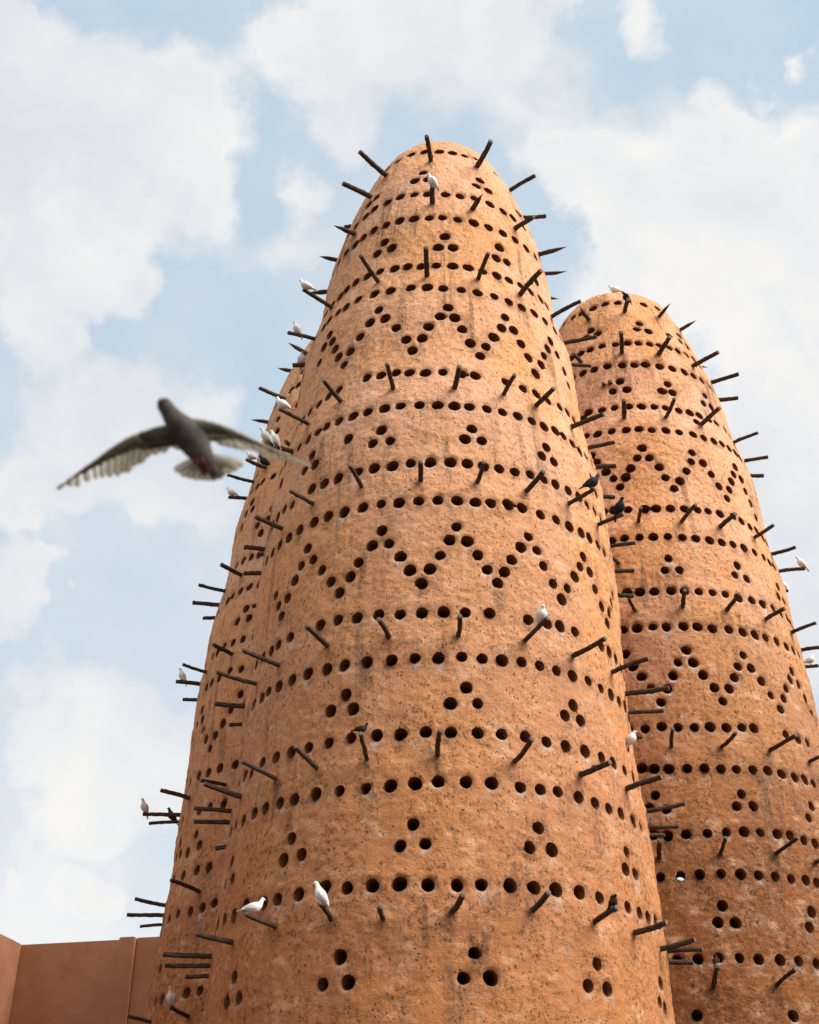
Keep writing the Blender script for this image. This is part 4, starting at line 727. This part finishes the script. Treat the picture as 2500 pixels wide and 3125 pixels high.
# ------------------------------------------------------------ the pigeon in flight
m, b = mat('red_foot', .7, .2); b.inputs['Base Color'].default_value = (.07, .016, .013, 1); REDF = m
def flying():
    D = 3.3; c0 = (573.9, 1327.8); org = CAM+ray(*c0)*D; zax = -ray(*c0)                        # local z: out of the belly, toward the viewer below
    K = D/FPX*.49275; xa = _r-zax*_r.dot(zax); xa.normalize(); ya = zax.cross(xa).normalized()
    def q(x, y, z=0.): return Vector(((x-860)*K, -(y-300)*K, z))
    fb = MB()
    # trunk, head and neck in one skin
    line = [(711, 78, 20, 20), (714, 92, 38, 32), (722, 118, 47, 40), (742, 150, 50, 44), (768, 190, 60, 50), (800, 230, 74, 62), (840, 275, 88, 74), (882, 330, 92, 80), (920, 385, 82, 72), (952, 435, 66, 56), (985, 485, 48, 36), (1015, 525, 32, 18), (1035, 552, 14, 7)]
    rings = []; n = 18
    for i, (x, y, w, h) in enumerate(line):
        a = line[max(i-1, 0)]; b2 = line[min(i+1, len(line)-1)]; t = (q(b2[0], b2[1])-q(a[0], a[1])).normalized(); sidev = Vector((-t.y, t.x, 0))
        rings.append([q(x, y)+sidev*math.cos(2*math.pi*k/n)*w*K+Vector((0, 0, 1))*math.sin(2*math.pi*k/n)*h*K for k in range(n)])
    fb.loft(rings, 0)
    def blade(p0, p1, w, mi, z0, z1, tipw=.5, thick=.0009):              # one feather
        a, b2 = q(*p0, z0), q(*p1, z1); t = (b2-a); L = t.length; t.normalize(); s = t.cross(Vector((0, 0, 1))).normalized(); rr = []
        for f, ww in ((0, .55), (.25, .9), (.6, 1.), (.86, .97), (.96, tipw), (1., .12)):
            c = a+t*L*f+Vector((0, 0, -.004*math.sin(math.pi*f))); hw = w*K*ww
            rr.append([c+s*hw, c+Vector((0, 0, thick)), c-s*hw, c-Vector((0, 0, thick))])
        fb.loft(rr, mi)
    def lerp_poly(poly, t):
        i = min(int(t*(len(poly)-1)), len(poly)-2); f = t*(len(poly)-1)-i; return (poly[i][0]*(1-f)+poly[i+1][0]*f, poly[i][1]*(1-f)+poly[i+1][1]*f)
    def wing(lead, trail, cov, nf, lift, seed, wid):
        rnd = random.Random(seed)
        for j in range(nf):                                             # flight feathers
            t = j/(nf-1); a = lerp_poly(lead, t*.9); b2 = lerp_poly(trail, t); m_ = (a[0]*.55+b2[0]*.45, a[1]*.55+b2[1]*.45)
            zz = -lift*t*t; w = (wid[0]*(1-t)+wid[1]*t)*rnd.uniform(.75, 1.2)
            blade(a, (b2[0]+rnd.uniform(-4, 4), b2[1]+rnd.uniform(-11, 11)), w*rnd.uniform(.8, 1.15), 1, zz-.002-.0007*(j % 3), zz-.006-.0006*(j % 2))
        m2 = 26; up = []                                                # coverts and arm, a lens-shaped skin
        for j in range(m2+1):
            t = j/m2; a = lerp_poly(lead, t); b2 = lerp_poly(cov, t); zz = -lift*t*t; th = .016*(1-t)**.7+.0012; A_ = q(*a, zz); B_ = q(*b2, zz-.003)
            up.append([A_, A_.lerp(B_, .12)+Vector((0, 0, th*.8)), A_.lerp(B_, .45)+Vector((0, 0, th*.7)), B_+Vector((0, 0, .001)), B_-Vector((0, 0, .001)), A_.lerp(B_, .5)-Vector((0, 0, th*.6)), A_.lerp(B_, .12)-Vector((0, 0, th*.7))])
        fb.loft(up[:11], 2); fb.loft(up[10:], 3)
        for row, (f0, f1, mi) in enumerate(((.25, 1.12, 2), (.1, .8, 3))):          # scalloped covert rows
            for j in range(nf+4):
                t = j/(nf+3)*.82; a = lerp_poly(lead, t); b2 = lerp_poly(cov, t); zz = -lift*t*t
                p0 = (a[0]+(b2[0]-a[0])*f0, a[1]+(b2[1]-a[1])*f0); p1 = (a[0]+(b2[0]-a[0])*f1+rnd.uniform(-3, 3), a[1]+(b2[1]-a[1])*f1+rnd.uniform(-4, 4))
                blade(p0, p1, wid[0]*.8*(1-t)+5, mi if t < .36 else 3, zz+.003+.003*row*(1-t), zz+.001+.002*row*(1-t), .6)
    leadL = [(800, 238), (720, 240), (660, 255), (600, 275), (500, 312), (400, 375), (300, 450), (200, 522), (110, 592), (62, 636)]
    covL = [(835, 330), (770, 352), (700, 362), (640, 374), (580, 375), (500, 392), (400, 435), (290, 492), (190, 552), (85, 625)]
    trailL = [(800, 385), (745, 388), (700, 405), (640, 430), (590, 455), (548, 492), (500, 520), (462, 532), (425, 553), (375, 566), (325, 570), (275, 582), (205, 606), (140, 622), (58, 645)]
    wing(leadL, trailL, covL, 17, .10, 5, (34, 19))
    leadR = [(850, 190), (900, 203), (960, 210), (1060, 236), (1150, 275), (1250, 322), (1350, 372), (1450, 418), (1550, 458), (1622, 480)]
    covR = [(930, 300), (990, 312), (1040, 312), (1100, 312), (1170, 320), (1250, 346), (1340, 382), (1440, 424), (1540, 462), (1620, 482)]
    trailR = [(960, 335), (1005, 345), (1060, 352), (1115, 370), (1170, 388), (1215, 395), (1262, 400), (1310, 412), (1350, 428), (1400, 444), (1450, 456), (1500, 466), (1545, 474), (1590, 482), (1628, 486)]
    wing(leadR, trailR, covR, 18, .10, 9, (31, 8))
    tips = [(776, 518), (812, 548), (852, 562), (892, 574), (935, 578), (978, 582), (1020, 580), (1062, 566), (1092, 540), (1128, 528), (1162, 508), (1194, 482)]
    for j, (x, y) in enumerate(tips): blade((955+j*5, 425+(6-abs(j-6))*4), (x, y), 26, 1 if j not in (6, 7) else 3, -.006-.0012*(j % 3), -.012-.001*(j % 2), .75)
    root = empty('flying_pigeon', org, label='grey brown pigeon in flight with spread wings, close to the camera, at left', category='pigeon')
    root.matrix_world = Matrix(((xa.x, ya.x, zax.x, org.x), (xa.y, ya.y, zax.y, org.y), (xa.z, ya.z, zax.z, org.z), (0, 0, 0, 1)))
    BODYM = feather_material('flying_body', (.040, .037, .037), (.105, .090, .082), 14)
    FLT = feather_material('flight_feathers', (.55, .52, .45), (.74, .71, .63), 30, .78)
    COV = feather_material('wing_coverts', (.055, .058, .036), (.12, .115, .08), 30, .15)
    COV2 = feather_material('under_coverts', (.24, .22, .17), (.38, .345, .28), 30, .5)
    o = fb.build('body', [BODYM, FLT, COV, COV2], root)
    bk = MB(); bk.tube([q(706, 96, .004), q(700, 86, .007), q(695, 79, .005), q(692, 74, .003)], [.0055, .0042, .003, .001], 8); bk.build('beak', HORN, root)
    for x, y in ((694, 120), (738, 104)): e = MB(); e.ball(q(x, y, .004), .0035, 8, 6); e.build('eye', EYE, root)
    for x, y in ((905, 452), (935, 440)):
        f = MB(); a = q(x, y, .028); f.tube([a, a+Vector((.006, -.010, .004)), a+Vector((.014, -.024, .0))], [.006, .005, .003], 8)
        for k in (-1, 0, 1): f.tube([a+Vector((.012, -.02, .001)), a+Vector((.020+k*.004, -.034, -.002)), a+Vector((.022+k*.008, -.044, -.006))], [.0028, .0024, .001], 6)
        f.build('foot', REDF, root)
flying()
